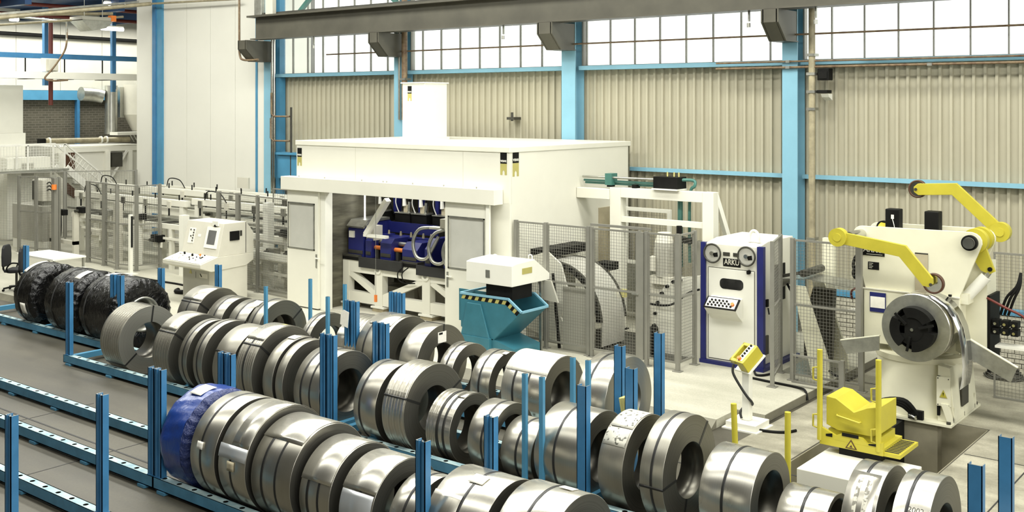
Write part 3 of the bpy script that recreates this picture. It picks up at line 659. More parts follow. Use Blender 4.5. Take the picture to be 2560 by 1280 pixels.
def tread_text(s, parent, xc, th, size, Rr, c):
    cu = bpy.data.curves.new('chalk_mark', 'FONT'); cu.body = s; cu.size = size; cu.align_x = 'CENTER'; cu.align_y = 'CENTER'; cu.resolution_u = 3
    t_ = bpy.data.objects.new('chalk_mark', cu); COL.objects.link(t_); bpy.context.view_layer.update()
    me = bpy.data.meshes.new_from_object(t_.evaluated_get(bpy.context.evaluated_depsgraph_get())); bpy.data.objects.remove(t_)
    og_ = ORG[parent.name]
    for v_ in me.vertices:                       # wrap the flat lettering round the coil
        a = R(th) - v_.co.y / Rr; x = xc + v_.co.x; v_.co = Vector((x - og_[0], -(Rr + .0015) * math.sin(a), (Rr + .0015) * math.cos(a)))
    me.materials.clear(); me.materials.append(MATS['dark_steel'])
    o_ = bpy.data.objects.new('chalk_mark', me); COL.objects.link(o_); o_.parent = parent
for i, (x0, x1, r_, k, l) in enumerate(mid):
    if l is None: l = '%s steel coil, %s from the left in the middle row' % ('narrow dull' if x1 - x0 < .25 else 'ribbed' if 'ribs' in k else 'plain', OR[i])
    t = coil('c', x0, x1, r_, l, **k)
    if i == 20:
        tread_text('2002', t, x0 + .20, 52, .07, r_, None); tread_text('0,69', t, x0 + .20, 62, .08, r_, None)
back = [
 (-16.64, -16.10, .534, dict(straps=[.45], eye=(52, -50), tread='steel_dull', wraps=[(0, 1, -30, 48, 'steel_tread')]), 'steel coil in the back row right in front of the control desk'),
 (-15.85, -15.438, .491, dict(straps=[.45]), None),
 (-15.25, -14.80, .49, dict(straps=[.42]), None),
 (-14.658, -14.357, .53, dict(straps=[.36], eye=(75, -52), tread='steel_dull', labels=[(-.5, .1, 20, 34, 'paper')]), 'steel coil with a strapped round end showing, below the white cabin left door'),
 (-13.346, -13.14, .495, dict(straps=[.5]), 'narrow steel coil standing apart in front of the cabin opening'),
 (-12.497, -12.02, .535, dict(ribs=(.3, 1, 8), labels=[(.02, .40, 46, 58, 'paper')]), 'ribbed steel coil with a white paper tag on its front, back row'),
 (-11.957, -11.379, .577, dict(straps=[.27, .66], wraps=[(.12, .9, -40, 36, 'steel_bright')], tread='steel_dull', eye=()), 'largest steel coil in the back row, under the cabin machine base'),
 (-11.05, -10.694, .56, dict(eye=(-4,)), 'unstrapped steel coil with a white label at its bore, left of the teal skip'),
 (-10.373, -10.123, .46, dict(straps=[.5], tread='steel_bright'), None),
 (-9.763, -9.43, .45, dict(straps=[.45], tread='steel_bright', labels=[(.9, 1.15, 5, 15, 'paper')]), None),
 (-9.18, -8.478, .487, dict(straps=[.28, .62], tread='steel_bright', wraps=[(0, 1, -50, 52, 'perforated')]), 'widest steel coil with two straps and a perforated sheet, back row'),
 (-7.879, -7.441, .561, dict(straps=[.34], tread='steel_bright', face='coil_face_light'), 'last steel coil of the back row, behind the yellow pads'),
]
print_mat('perforated', (.62, .60, .52), (.20, .19, .16), 110, .30)
for i, (x0, x1, r_, k, l) in enumerate(back):
    if l is None: l = 'steel coil with one strap, %s from the left in the back row' % OR[i]
    t = coil('r', x0, x1, r_, l, **k)
    if i == 7:
        z = zc(r_)
        MB().box(x1 + .002, x1 + .006, 11.60, 11.78, z + .30, z + .46).build('paper_tag', 'paper', t)
        MB().box(x1 + .006, x1 + .008, 11.62, 11.70, z + .42, z + .45).build('barcode', 'black', t)
wrapped('k', -20.675, -19.95, .617, 'coil wrapped in crumpled black plastic, leftmost, with a white label low on its front', 'black_wrap', 'black_wrap', straps=[.30], labels=[(.45, .72, 96, 116, 'paper'), (.05, .2, -5, 40, 'paper')])
wrapped('k', -19.49, -18.42, .62, 'coil wrapped in crumpled black plastic, middle one of three', 'black_wrap', 'black_wrap', straps=[.30, .78], labels=[(.62, .80, 8, 34, 'paper'), (.10, .22, -16, -8, 'paper')])
wrapped('k', -18.25, -17.12, .622, 'coil wrapped in crumpled black plastic with its open end showing, rightmost of three', 'black_wrap', 'black_wrap', straps=[.2], labels=[(.12, .25, -18, 14, 'paper'), (.5, .6, -10, -4, 'paper')])
# yellow pads leaning at the back row end, tag on a post
for i, (dx, l) in enumerate(((0, 'leftmost of three olive yellow pads leaning by the blue post'), (.075, 'middle of three olive yellow pads leaning by the blue post'), (.15, 'rightmost of three olive yellow pads leaning by the blue post'))):
    x = -7.06 + dx; b = MB(); b.prism([(x, .30), (x + .05, .30), (x - .05 - .02 * i, .80 + .02 * i), (x - .10 - .02 * i, .80 + .02 * i)], 'y', 11.02 - .03 * i, 11.16)
    tag(b.build('yellow_pad', 'pad_yellow', bevel=.008), l, 'pad', 'yellow pads')
pb = MB().box(-7.18, -6.85, 10.98, 11.17, .165, .30)
tag(pb.build('timber_block', 'wood_pallet'), 'timber block under the olive yellow pads on the back rack rail', 'block')
tg = MB().prism([(-12.30, 1.02), (-12.13, .98), (-12.10, 1.22), (-12.22, 1.25), (-12.28, 1.2)], 'y', 11.135, 11.14)
tag(tg.build('hanging_tag', 'paper'), 'white paper tag hanging on a blue post of the back row', 'tag')
# ================================================================== WHITE MACHINE CABIN
CX0, CX1, CY0, CY1, CZ1 = -17.82, -11.99, 14.90, 18.88, 3.62
cab = thing('machine_cabin', (-14.9, 16.9, Z0), 'large white sound enclosure cabin with a wide front opening', 'machine cabin')
b = MB()
b.box(CX0, CX1, CY0, CY0 + .06, 2.60, CZ1 - .1)
b.build('front_panel', 'white_paint', cab, .004)
for x in (-16.0, -13.1): MB().box(x - .004, x + .004, CY0 - .003, CY0, 2.86, CZ1 - .1).build('panel_seam', 'offwhite', cab)
MB().box(CX0, -16.95, CY0, CY0 + .06, Z0, 2.60).build('front_panel', 'white_paint', cab)
MB().box(-13.40, CX1, CY0, CY0 + .06, Z0, 2.60).build('front_panel', 'white_paint', cab)
MB().box(CX1 - .06, CX1 + .001, CY0 + .061, CY1 - .061, Z0, CZ1 - .1).build('side_panel', 'white_paint', cab)
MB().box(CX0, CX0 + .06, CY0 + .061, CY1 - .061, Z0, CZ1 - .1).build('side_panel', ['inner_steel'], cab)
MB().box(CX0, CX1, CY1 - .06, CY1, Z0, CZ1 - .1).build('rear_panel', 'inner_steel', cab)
MB().box(CX0 - .02, CX1 + .02, CY0 - .02, CY1 + .02, CZ1 - .1, CZ1).build('roof', 'white_paint', cab, .01)
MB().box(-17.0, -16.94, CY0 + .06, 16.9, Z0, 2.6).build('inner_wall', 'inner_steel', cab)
MB().box(-17.3, -13.2, 14.97, 18.8, Z0, Z0 + .006).build('inner_floor', 'offwhite', cab)
# fascia over the sliding doors
fa = MB().box(-18.03, -12.14, 14.64, 14.89, 2.585, 2.86).build('door_fascia', 'white_paint', cab, .006)
for x in (-17.5, -16.7, -15.6, -15.0, -14.9, -14.2, -13.4, -12.6): MB().cyl((x, 14.7, 2.86), (x, 14.7, 2.89), .012, n=8).build('bolt', 'zinc', fa)
# marks on the cabin: black square with lettering over an olive field
def mark(x, y, z, w, rot, parent, along='x'):
    h = w * 1.35
    def bx(a, c, z0, z1, d, m, n):
        q = MB()
        if along == 'x': q.box(x + a, x + c, y - d, y - .001, z0, z1)
        else: q.box(x + .001, x + d, y + a, y + c, z0, z1)
        return q.build(n, m, parent)
    sg = bx(-w / 2, w / 2, z, z + h, .004, 'black', 'sign_plate')
    q = MB(); pl = [(-w / 2, z - .002), (w / 2, z - .002), (w / 2, z - h), (w * .17, z - h), (w * .17, z - h * .72), (0, z - h * .55), (-w * .17, z - h * .72), (-w * .17, z - h), (-w / 2, z - h)]
    if along == 'x': q.prism([(x + p[0], p[1]) for p in pl], 'y', y - .004, y - .001)
    else: q.prism([(y + p[0], p[1]) for p in pl], 'x', x + .001, x + .004)
    q.build('sign_plate', 'olive_gold', parent)
    loc = (x, y - .006, z + h * .22) if along == 'x' else (x + .006, y, z + h * .22)
    text('VEBAR', loc, w * .36, rot, 'white_gloss', 'lettering', parent, wscale=.86)
mark(-17.72, CY0, 3.27, .14, ROT_FRONT, cab)
mark(-12.13, CY0, 3.32, .15, ROT_FRONT, cab)
mark(CX1, 15.07, 3.33, .18, ROT_RIGHT, cab, 'y')
# right side details: cream door, step
MB().box(CX1, CX1 + .02, 17.72, 18.25, Z0 + .2, 2.32).build('side_door', 'cardboard', cab)
# exhaust stack on the roof
st = thing('exhaust_stack', (-15.85, 17.1, CZ1), 'tall white rectangular exhaust stack on the cabin roof', 'exhaust stack')
MB().box(-16.52, -15.86, 16.78, 17.5, CZ1, 4.86).build('shaft', 'white_gloss', st, .006)
MB().box(-16.56, -15.82, 16.74, 17.54, CZ1, CZ1 + .05).build('base_flange', 'white_gloss', st)
MB().box(-16.55, -15.83, 16.75, 17.53, 4.84, 4.865).build('rim', 'white_gloss', st)
mark(-16.30, 16.78, 4.62, .12, ROT_FRONT, st)
# sliding doors with windows
def sdoor(x0, x1, wx0, wx1, label, hinge):
    d = thing('sliding_door', ((x0 + x1) / 2, 14.78, Z0 + .03), label, 'door', 'cabin sliding doors')
    y0, y1 = 14.735, 14.80
    b = MB(); b.box(x0, wx0, y0, y1, Z0 + .03, 2.58).box(wx1, x1, y0, y1, Z0 + .03, 2.58).box(wx0, wx1, y0, y1, Z0 + .03, 1.37).box(wx0, wx1, y0, y1, 2.30, 2.58)
    b.build('door_leaf', 'white_paint', d)
    f = MB(); w = .025
    f.box(wx0 - w, wx0 + .005, y0 - .012, y0, 1.35, 2.32).box(wx1 - .005, wx1 + w, y0 - .012, y0, 1.35, 2.32).box(wx0 - w, wx1 + w, y0 - .012, y0, 1.345, 1.375).box(wx0 - w, wx1 + w, y0 - .012, y0, 2.295, 2.325)
    f.build('window_frame', 'zinc', d)
    MB().box(wx0, wx1, y0 + .02, y0 + .03, 1.37, 2.30).build('pane', 'glass_panel', d)
    h = MB().box(hinge - .02, hinge + .02, y0 - .012, y0, 1.0, 1.28).build('lock_plate', 'zinc', d)
    MB().bar((hinge, y0 - .035, 1.2), (hinge + .13, y0 - .035, 1.2), .02, .02).cyl((hinge, y0 - .04, 1.2), (hinge, y0, 1.2), .012, n=8).build('handle', 'white_gloss', h)
    return d
sdoor(-17.92, -16.95, -17.87, -17.07, 'left sliding door with a window, white, of the machine cabin', -16.99)
sdoor(-13.40, -12.35, -13.30, -12.46, 'right sliding door with a window and lever handle, white, of the cabin', -13.335)
e = MB().box(-16.95, -16.80, 14.80, 15.0, Z0, 2.58)
tag(e.build('door_jamb', 'white_gloss', bevel=.004), 'bright white upright jamb at the left edge of the cabin opening', 'door jamb')
tag(MB().box(-12.38, -12.30, 14.70, 14.74, 1.4, 2.585).build('cable_duct', 'white_gloss'), 'thin white vertical cable duct right of the right cabin door', 'cable duct')
# ------------------------------------------------------------------ the machine inside the cabin
mf = thing('forming_machine', (-15, 15.9, Z0), 'forming machine on a white truss base with blue stands inside the cabin', 'machine')
def fr(y):
    for z0, z1 in ((.87, 1.12), (.25, .47)): MB().box(-16.93, -13.2, y, y + .14, z0, z1).build('chord', 'white_paint', mf)
    for x0, x1 in ((-16.93, -16.75), (-15.97, -15.75), (-14.63, -14.42)):
        MB().box(x0, x1, y - .01, y + .15, .2, 1.1).build('upright', 'white_paint', mf)
    for xa, za, xb, zb in ((-16.8, .88, -15.95, .46), (-15.75, .42, -14.65, .86), (-14.42, .88, -13.5, .42)):
        MB().bar((xa, y + .07, za), (xb, y + .07, zb), .13, .12).build('diagonal', 'white_paint', mf)
fr(15.42); fr(16.6)
for x in (-15.87, -14.53):
    MB().cyl((x, 15.39, .99), (x, 15.42, .99), .10, n=24).build('boss', 'white_paint', mf); MB().cyl((x, 15.383, .99), (x, 15.39, .99), .045, n=20).build('hole', 'zinc', mf)
for x in (-16.8, -15.85, -14.5):
    f_ = MB().box(x - .16, x + .16, 15.38, 15.66, Z0 + .006, .20).build('foot_pad', 'wood_pallet', mf); MB().box(x - .19, x + .19, 15.36, 15.68, .20, .235).build('foot_plate', 'white_gloss', f_)
MB().box(-16.93, -13.2, 15.40, 17.0, 1.12, 1.19).build('table_plate', 'black', mf)
MB().box(-16.4, -15.15, 15.36, 15.40, 1.0, 1.21).build('front_plate', 'rubber', mf); MB().box(-14.75, -13.2, 15.36, 15.40, 1.0, 1.19).build('front_plate', 'rubber', mf)
for x in (-16.7, -15.0): MB().box(x - .25, x + .25, 15.40, 15.6, 1.19, 1.23).build('slide', 'dark_steel', mf)
def stand(x0, x1, y0, y1, z1, ch, label):
    s_ = MB().prism([(y0, 1.19), (y1, 1.19), (y1, z1), (y0 + ch, z1), (y0, z1 - ch)], 'x', x0, x1).build('stand', 'machine_blue', mf, .004)
    MB().box(x0 + .02, x1 - .02, y0 - .012, y0, 1.25, 1.32).build('bearing_cap', 'dark_steel', s_)
    return s_
s1 = stand(-16.86, -16.40, 15.5, 16.3, 1.90, .14, 'tallest blue machine stand at the left of the black table')
MB().prism([(15.5, 1.78), (15.64, 1.90), (16.25, 1.92), (16.25, 1.97), (15.6, 1.95), (15.46, 1.82)], 'x', -16.88, -16.38).build('guard_strip', 'zinc', s1)
MB().box(-16.80, -16.66, 15.46, 15.5, 1.58, 1.72).build('label_box', 'white_gloss', s1)
MB().box(-16.36, -16.14, 15.55, 15.8, 1.55, 1.85).build('junction_box', 'offwhite', s1)
stand(-16.34, -16.16, 15.5, 16.2, 1.64, .1, 'second blue machine stand, under the white diagonal arm')
stand(-15.90, -15.58, 15.5, 16.2, 1.63, .1, 'third blue machine stand, left of the orange rollers')
stand(-15.22, -14.80, 15.45, 16.2, 1.60, .14, 'fourth blue machine stand, right of the orange rollers')
stand(-14.55, -14.38, 15.4, 16.2, 1.72, .2, 'dark blue machine stand behind the looped grey hoses')
stand(-14.05, -13.55, 15.4, 16.2, 1.62, .2, 'rightmost blue machine stand beside the cabin right door')
for xa, xb, l in ((-16.16, -15.90, 'short orange roller between the blue stands, left'), (-15.58, -15.22, 'orange roller between the blue stands, right')):
    r_ = MB().cyl((xa, 15.62, 1.40), (xb, 15.62, 1.40), .045, n=16).build('pinch_roller', 'orange', mf); MB().cyl((xa, 15.75, 1.50), (xb, 15.75, 1.50), .05, n=16).build('upper_roller', 'zinc', r_)
    MB().box(xa + .05, xa + .12, 15.58, 15.66, 1.19, 1.36).build('bracket', 'dark_steel', r_)
bp = MB().box(-16.45, -14.95, 16.21, 16.25, 1.66, 1.88).build('press_beam', 'machine_blue', mf); MB().box(-16.45, -14.95, 15.98, 16.15, 1.58, 1.62).build('ledge', 'machine_blue', bp)
for x in (-16.2, -15.85, -15.55, -15.2, -14.98): MB().cyl((x, 16.05, 1.62), (x, 16.05, 1.72), .03, .018, n=10).build('nozzle', 'pipe_beige', bp)
for i, (x, l) in enumerate(((-17.0 + .1, 'leftmost'), (-16.15, 'second'), (-15.66, 'third'), (-15.05, 'rightmost'))):
    h = thing('weld_head', (x, 16.5, 1.85), '%s black welding head hanging inside the cabin' % l, 'machine head', 'welding heads')
    MB().box(x - .22, x + .22, 16.4, 16.75, 1.84, 2.05).build('housing', 'black', h); MB().box(x - .22, x + .22, 16.38, 16.76, 2.05, 2.07).build('lid', 'zinc', h)
    MB().box(x - .06, x + .06, 16.5, 16.62, 2.07, 2.22).build('neck', 'cardboard', h); MB().cyl((x - .03, 16.5, 2.2), (x - .05, 16.5, 2.42), .05, .03, n=12).build('cylinder', 'white_gloss', h)
    MB().cyl((x + .1, 16.5, 2.07), (x + .12, 16.5, 2.3), .035, n=10).build('cylinder', 'chrome', h)
    MB().tube([(x + .1, 16.5, 2.3), (x + .2, 16.45, 2.5), (x + .26, 16.5, 2.25), (x + .3, 16.6, 2.0)], .018, 6).build('hose', ['black'], h)
    MB().tube([(x - .15, 16.45, 2.06), (x - .2, 16.4, 2.3), (x - .1, 16.4, 2.6)], .012, 6).build('hose', 'wire_white', h)
    MB().box(x + .28, x + .38, 16.6, 16.75, 2.0, 2.58).build('column', 'machine_blue', h)
MB().bar((-16.15, 15.35, 1.70), (-15.53, 15.35, 2.45), .13, .10).build('diagonal_arm', 'white_gloss', mf, .006); MB().box(-16.2, -15.55, 15.30, 15.40, 1.655, 1.71).build('arm_foot', 'white_gloss', mf)
for i, (x, z) in enumerate(((-16.75, 1.3), (-13.52, 1.6))):
    tag(MB().box(x, x + .022, 15.85, 15.872, z + .3, 2.6).build('light_tube', 'lamp_tube'), ['thin glowing vertical light tube at the left of the cabin opening', 'thin glowing vertical light tube at the right of the cabin opening'][i], 'lamp', 'cabin light tubes')
for i, (x, dz) in enumerate(((-14.42, 0), (-14.0, -.05), (-13.62, -.1))):
    h = MB().tube([(x + .05, 15.5, 1.95), (x - .18, 15.3, 1.92 + dz), (x - .3, 15.25, 1.65 + dz), (x - .2, 15.25, 1.38 + dz), (x + .02, 15.28, 1.36 + dz), (x + .16, 15.3, 1.55 + dz), (x + .25, 15.4, 1.8 + dz)], .035, 10)
    tag(h.build('flex_hose', 'zinc'), '%s looped grey flexible hose beside the cabin right door' % ['left', 'middle', 'right'][i], 'hose', 'looped hoses')
vt = thing('valve_cluster', (-13.66, 15.3, 1.42), 'cluster of shiny hose fittings beside the cabin right door', 'fittings')
for i in range(3):
    for k in range(2): MB().cyl((-13.75 + i * .09, 15.28, 1.42 + k * .1), (-13.75 + i * .09, 15.18, 1.42 + k * .1), .03, n=10).build('fitting', 'chrome', vt)
MB().box(-13.8, -13.5, 15.28, 15.34, 1.36, 1.6).build('manifold', 'offwhite', vt)
gb = thing('cable_outlet', (-14.05, 15.4, 1.8), 'white cable outlet box above the looped hoses', 'electrical box')
MB().box(-14.5, -13.95, 15.4, 15.6, 1.93, 1.97).build('tray', 'white_gloss', gb); MB().box(-14.12, -13.92, 15.38, 15.6, 1.97, 2.15).build('box', 'offwhite', gb)
for i in range(2):
    tag(MB().tube([(-15.1 + i * .14, 15.36, 1.12), (-15.22 + i * .12, 15.33, 1.0), (-15.2 + i * .12, 15.33, .86), (-15.05, 15.36, .8), (-14.8, 15.38, .82)], .012, 6).build('cable', 'black'), ['black cable looping over the white truss base, outer one', 'black cable looping over the white truss base, inner one'][i], 'cable')
pn = thing('pull_cord', (-15.62, 15.1, .6), 'thin hanging cord with an orange pull handle in the cabin opening', 'pull cord')
MB().cyl((-15.62, 15.1, .52), (-15.62, 15.1, 2.55), .005, n=6).build('cord', 'zinc', pn); MB().box(-15.645, -15.595, 15.08, 15.12, .40, .54).build('handle', 'orange', pn)
cb = MB().prism([(-15.5, Z0 + .01), (-14.9, Z0 + .01), (-14.75, .62), (-15.1, .74), (-15.6, .5)], 'y', 16.3, 16.5)
tag(cb.build('sheet_offcut', 'offwhite'), 'pale sheet leaning behind the white truss base in the cabin', 'sheet')
tag(MB().box(-16.4, -15.6, 16.2, 16.5, Z0 + .01, .5).build('carton', 'offwhite'), 'pale box behind the white truss base in the cabin', 'box')
tag(MB().box(-13.47, -13.40, 15.3, 15.5, .72, .98).build('control_box', 'zinc'), 'small grey box on the truss base by the right cabin door', 'box')
# ================================================================== SWARF SKIP AND HOOD
sk = thing('tipping_skip', (-11.7, 14.2, Z0), 'teal blue tipping skip with black and yellow hazard stripes', 'skip')
Y0, Y1 = 13.9, 14.62
side = [(-12.27, .55), (-12.27, 1.115), (-11.22, 1.125), (-10.94, .935), (-11.55, .40), (-11.9, .40)]
for y in (Y0, Y1 - .02): MB().prism(side, 'y', y, y + .02).build('side_wall', 'skip_blue', sk)
def strip(p, q, y0, y1, t=.018): return MB().bar((p[0], (y0 + y1) / 2, p[1]), (q[0], (y0 + y1) / 2, q[1]), y1 - y0, t)
for p, q in ((side[0], side[1]), (side[3], side[4]), (side[4], side[5]), (side[5], side[0])): strip(p, q, Y0 + .004, Y1 - .004).build('tray_plate', 'skip_blue', sk)
rm = MB(); pts = [(-12.28, Y0, 1.12), (-11.215, Y0, 1.13), (-10.93, Y0, .94), (-10.93, Y1, .94), (-11.215, Y1, 1.13), (-12.28, Y1, 1.12)]
for i in range(6): rm.bar(pts[i], pts[(i + 1) % 6], .035, .035)
rm.build('rim', 'sky_blue', sk)
MB().prism([(-12.24, .42), (-12.10, .98), (-11.80, .98), (-11.60, .40)], 'y', Y0 - .04, Y0 - .002).build('stiffener', 'skip_blue', sk, .006)
for y in (Y0 - .06, Y1 - .02): MB().box(-12.34, -11.58, y, y + .08, Z0, .42).build('rocker', 'skip_blue', sk)
MB().box(-12.34, -11.58, Y0, Y1, .14, .2).build('base_plate', 'skip_blue', sk); MB().prism([(-11.58, Z0), (-11.58, .42), (-11.1, .3), (-11.1, Z0)], 'y', Y0, Y1).build('rocker_plate', 'skip_blue', sk)
n = 14
for i in range(n):
    x = -12.26 + i * .075; mt = 'black' if i % 2 else 'olive_gold'
    if x > -11.27: break
    MB().prism([(x, 1.03), (x + .075, 1.03), (x + .11, 1.095), (x + .035, 1.095)], 'y', Y0 - .004, Y0 - .001).build('hazard_stripe', mt, sk)
for i in range(5):
    u0, u1 = i / 5, (i + 1) / 5; a = (-11.22, 1.09); c = (-10.98, .93)
    P = lambda u, d: (a[0] + (c[0] - a[0]) * u - d * .9, a[1] + (c[1] - a[1]) * u - d)
    MB().prism([P(u0, .06), P(u1, .06), P(u1, 0), P(u0, 0)], 'y', Y0 - .004, Y0 - .001).build('hazard_stripe', 'black' if i % 2 == 0 else 'olive_gold', sk)
hd = thing('chip_hood', (-11.6, 14.3, 1.3), 'white boxy hood above the teal tipping skip', 'hood')
MB().prism([(13.88, 1.34), (13.88, 1.69), (14.0, 1.715), (14.5, 1.735), (14.93, 1.45), (14.93, 1.34)], 'x', -12.13, -11.12).build('hood_body', 'white_gloss', hd, .008)
MB().box(-11.75, -11.18, 13.96, 14.5, 1.1, 1.34).build('rubber_curtain', 'black', hd)
MB().box(-11.69, -11.60, 13.872, 13.879, 1.45, 1.58).build('sticker', 'zinc', hd); MB().box(-11.119, -11.113, 14.15, 14.42, 1.52, 1.62).build('sticker', 'olive_gold', hd)
for x, y in ((-11.75, 14.2), (-11.25, 14.55)): MB().tube([(x - .04, y, 1.73), (x - .03, y, 1.79), (x + .03, y, 1.79), (x + .04, y, 1.73)], .01, 6).build('lifting_eye', 'white_gloss', hd)
MB().prism([(-11.3, 1.34), (-11.0, 1.34), (-10.85, .98), (-11.15, 1.0)], 'y', 14.80, 14.84).build('chute', 'grey_panel', hd)
MB().box(-11.15, -11.10, 14.66, 14.70, Z0, 1.34).build('leg', 'zinc', hd)
cl_ = bpy.data.lights.new('cabin_fill', 'AREA'); cl_.shape = 'RECTANGLE'; cl_.size = 3.2; cl_.size_y = .3; cl_.energy = 55; lo_ = bpy.data.objects.new('cabin_fill', cl_); COL.objects.link(lo_); lo_.location = (-15.2, 15.6, 3.35)  # unseen area light added under the cabin roof to lift its dark interior
# ================================================================== MESH FENCES
def wires(b, p, q, z0, z1, sx=.05, sz=.05, w=.004):
    p = Vector(p); q = Vector(q); L = (q - p).length; d = (q - p) / L; n = max(1, int(L / sx)); m = max(1, int((z1 - z0) / sz))
    nn = Vector((-d.y, d.x)) * (w / 2); dd = d * (w / 2)
    for k in range(1, n):
        c = p + d * (L * k / n)
        v = [c - dd - nn, c + dd - nn, c + dd + nn, c - dd + nn]
        b.add([(a.x, a.y, z0) for a in v] + [(a.x, a.y, z1) for a in v], [(0, 1, 5, 4), (1, 2, 6, 5), (2, 3, 7, 6), (3, 0, 4, 7)])
    for k in range(1, m):
        z = z0 + (z1 - z0) * k / m
        v = [(p - nn), (q - nn), (q + nn), (p + nn)]
        b.add([(a.x, a.y, z - w / 2) for a in v] + [(a.x, a.y, z + w / 2) for a in v], [(0, 1, 5, 4), (2, 3, 7, 6), (4, 5, 6, 7), (0, 3, 2, 1)])
def fence(label, p, q, z0=Z0, top=2.32, posts=(True, True), gap=.14, mid=True, pw=.06, sx=.05, feet=True, mat='mesh_grey'):
    t = thing('mesh_fence_panel', ((p[0] + q[0]) / 2, (p[1] + q[1]) / 2, z0), label, 'fence')
    P = Vector(p); Q = Vector(q); d = (Q - P).normalized()
    for k, e in enumerate((P, Q)):
        if posts[k]:
            MB().bar((e.x, e.y, z0), (e.x, e.y, top), pw, pw, up=(d.x, d.y, 0)).build('post', mat, t)
            if feet: MB().box(e.x - .07, e.x + .07, e.y - .06, e.y + .06, z0, z0 + .012).build('foot_plate', mat, t)
    a = P + d * (pw / 2); c = Q - d * (pw / 2)
    f = MB()
    for z in [z0 + gap, top - .03] + ([(z0 + top) / 2 + .08] if mid else []): f.bar((a.x, a.y, z), (c.x, c.y, z), .03, .03)
    for e in (a + d * .015, c - d * .015): f.bar((e.x, e.y, z0 + gap), (e.x, e.y, top - .03), .025, .025)
    f.build('frame', mat, t)
    w = MB(); wires(w, a, c, z0 + gap, top - .03, sx, .05); tag(w.build('wire_mesh', 'wire', t), kind='stuff')
    return t
F = 14.97
fence('grey mesh fence panel joining the cabin right corner', (-11.90, F), (-11.23, F), posts=(True, False))
fence('grey mesh fence panel right of the teal skip', (-11.23, F), (-10.32, F))
g = fence('grey mesh sliding gate panel in front of the curved strip chute', (-10.24, F - .03), (-9.30, F - .03), pw=.05)
MB().box(-10.30, -9.12, F + .01, F + .05, 2.33, 2.37).build('track', 'mesh_grey', g); MB().box(-9.35, -9.22, F - .06, F + .0, Z0 + .1, 2.30).build('gate_stile', 'mesh_grey', g)
MB().bar((-9.42, F - .07, 1.28), (-9.30, F - .07, 1.28), .02, .02).build('handle', 'zinc', g)
fence('grey mesh fence panel left of the fence corner by the levelling machine', (-9.18, F), (-8.60, F))
fence('grey mesh fence return panel running back to the levelling machine', (-8.60, F + .04), (-8.62, 15.55), posts=(False, True))
fence('narrow grey mesh fence panel at the right side of the levelling machine', (-7.02, 15.05), (-7.30, 15.95))
fence('wide grey mesh fence panel right of the levelling machine', (-6.95, 15.62), (-5.86, 15.62), posts=(True, True), gap=.10)
fence('low grey mesh panel at the slab edge left of the decoiler', (-6.85, 15.30), (-6.03, 15.30), z0=.05, top=.62, posts=(False, True), mid=False, feet=False)
fence('grey mesh fence panel right of the decoiler at the picture edge', (-4.40, 16.97), (-2.9, 16.97), z0=0, top=2.2, posts=(False, True), gap=.02)
fl = [(-30.45, 15.2, 'leftmost'), (-29.75, 15.35, 'second'), (-28.95, 15.6, 'third'), (-26.95, 15.35, 'fourth'), (-26.05, 15.3, 'fifth'), (-25.2, 15.15, 'sixth'), (-24.55, 15.3, 'seventh')]
labs = ['grey mesh fence panel before the grey hydraulic cabinet', 'grey mesh fence panel just right of the grey hydraulic cabinet', None, 'grey mesh fence panel with the wide dark post, before the conveyor', 'grey mesh fence panel before the conveyor, centre of the left fence', 'grey mesh fence panel left of the short white post']
for i in range(6):
    if labs[i] is None: continue
    fence(labs[i], fl[i][:2], fl[i + 1][:2], posts=(i in (0, 3), True), pw=.10 if i == 3 else .07, sx=.06)
fence('grey mesh fence panel turning back right of the short white post', (-24.55, 15.3), (-24.50, 15.95), posts=(False, True), sx=.06)
for i, (a, c) in enumerate((((-32.35, 15.2), (-31.55, 17.2)), ((-31.55, 17.2), (-30.25, 18.85)))):
    fence(['grey mesh fence at the far left below the white cabinet', 'grey mesh fence at the far left reaching the white panelled wall'][i], a, c, posts=(True, True), sx=.08, mid=False)
fence('grey mesh fence panel just right of the control desk', (-21.3, 15.45), (-20.5, 15.40), posts=(True, True), pw=.09)
fence('grey mesh fence panel between the control desk and the cabin', (-20.5, 15.40), (-19.65, 15.30), posts=(False, True))
fence('grey mesh fence panel touching the cabin left door', (-19.65, 15.30), (-17.95, 15.15), posts=(False, False))
fence('grey mesh fence panel running back beside the cabin', (-21.2, 16.95), (-18.2, 17.2), posts=(False, False), mid=False, sx=.08)
wp = thing('light_curtain_post', (-24.2, 14.92, Z0), 'short white post with a dark stripe before the left fence', 'post')
MB().box(-24.24, -24.16, 14.88, 14.96, Z0, 1.62).build('column', 'white_gloss', wp); MB().box(-24.158, -24.13, 14.90, 14.94, .8, 1.58).build('sensor_strip', 'black', wp); MB().box(-24.4, -24.05, 14.8, 15.05, Z0, Z0 + .02).build('foot_plate', 'white_gloss', wp)
lp = thing('signal_post', (-28.95, 15.55, Z0), 'grey fence post with an orange beacon on the left', 'beacon')
MB().box(-29.03, -28.87, 15.42, 15.54, Z0, 2.30).build('column', 'mesh_grey', lp); MB().cyl((-28.84, 15.4, 1.98), (-28.84, 15.4, 2.12), .07, n=14).build('beacon', 'orange', lp)
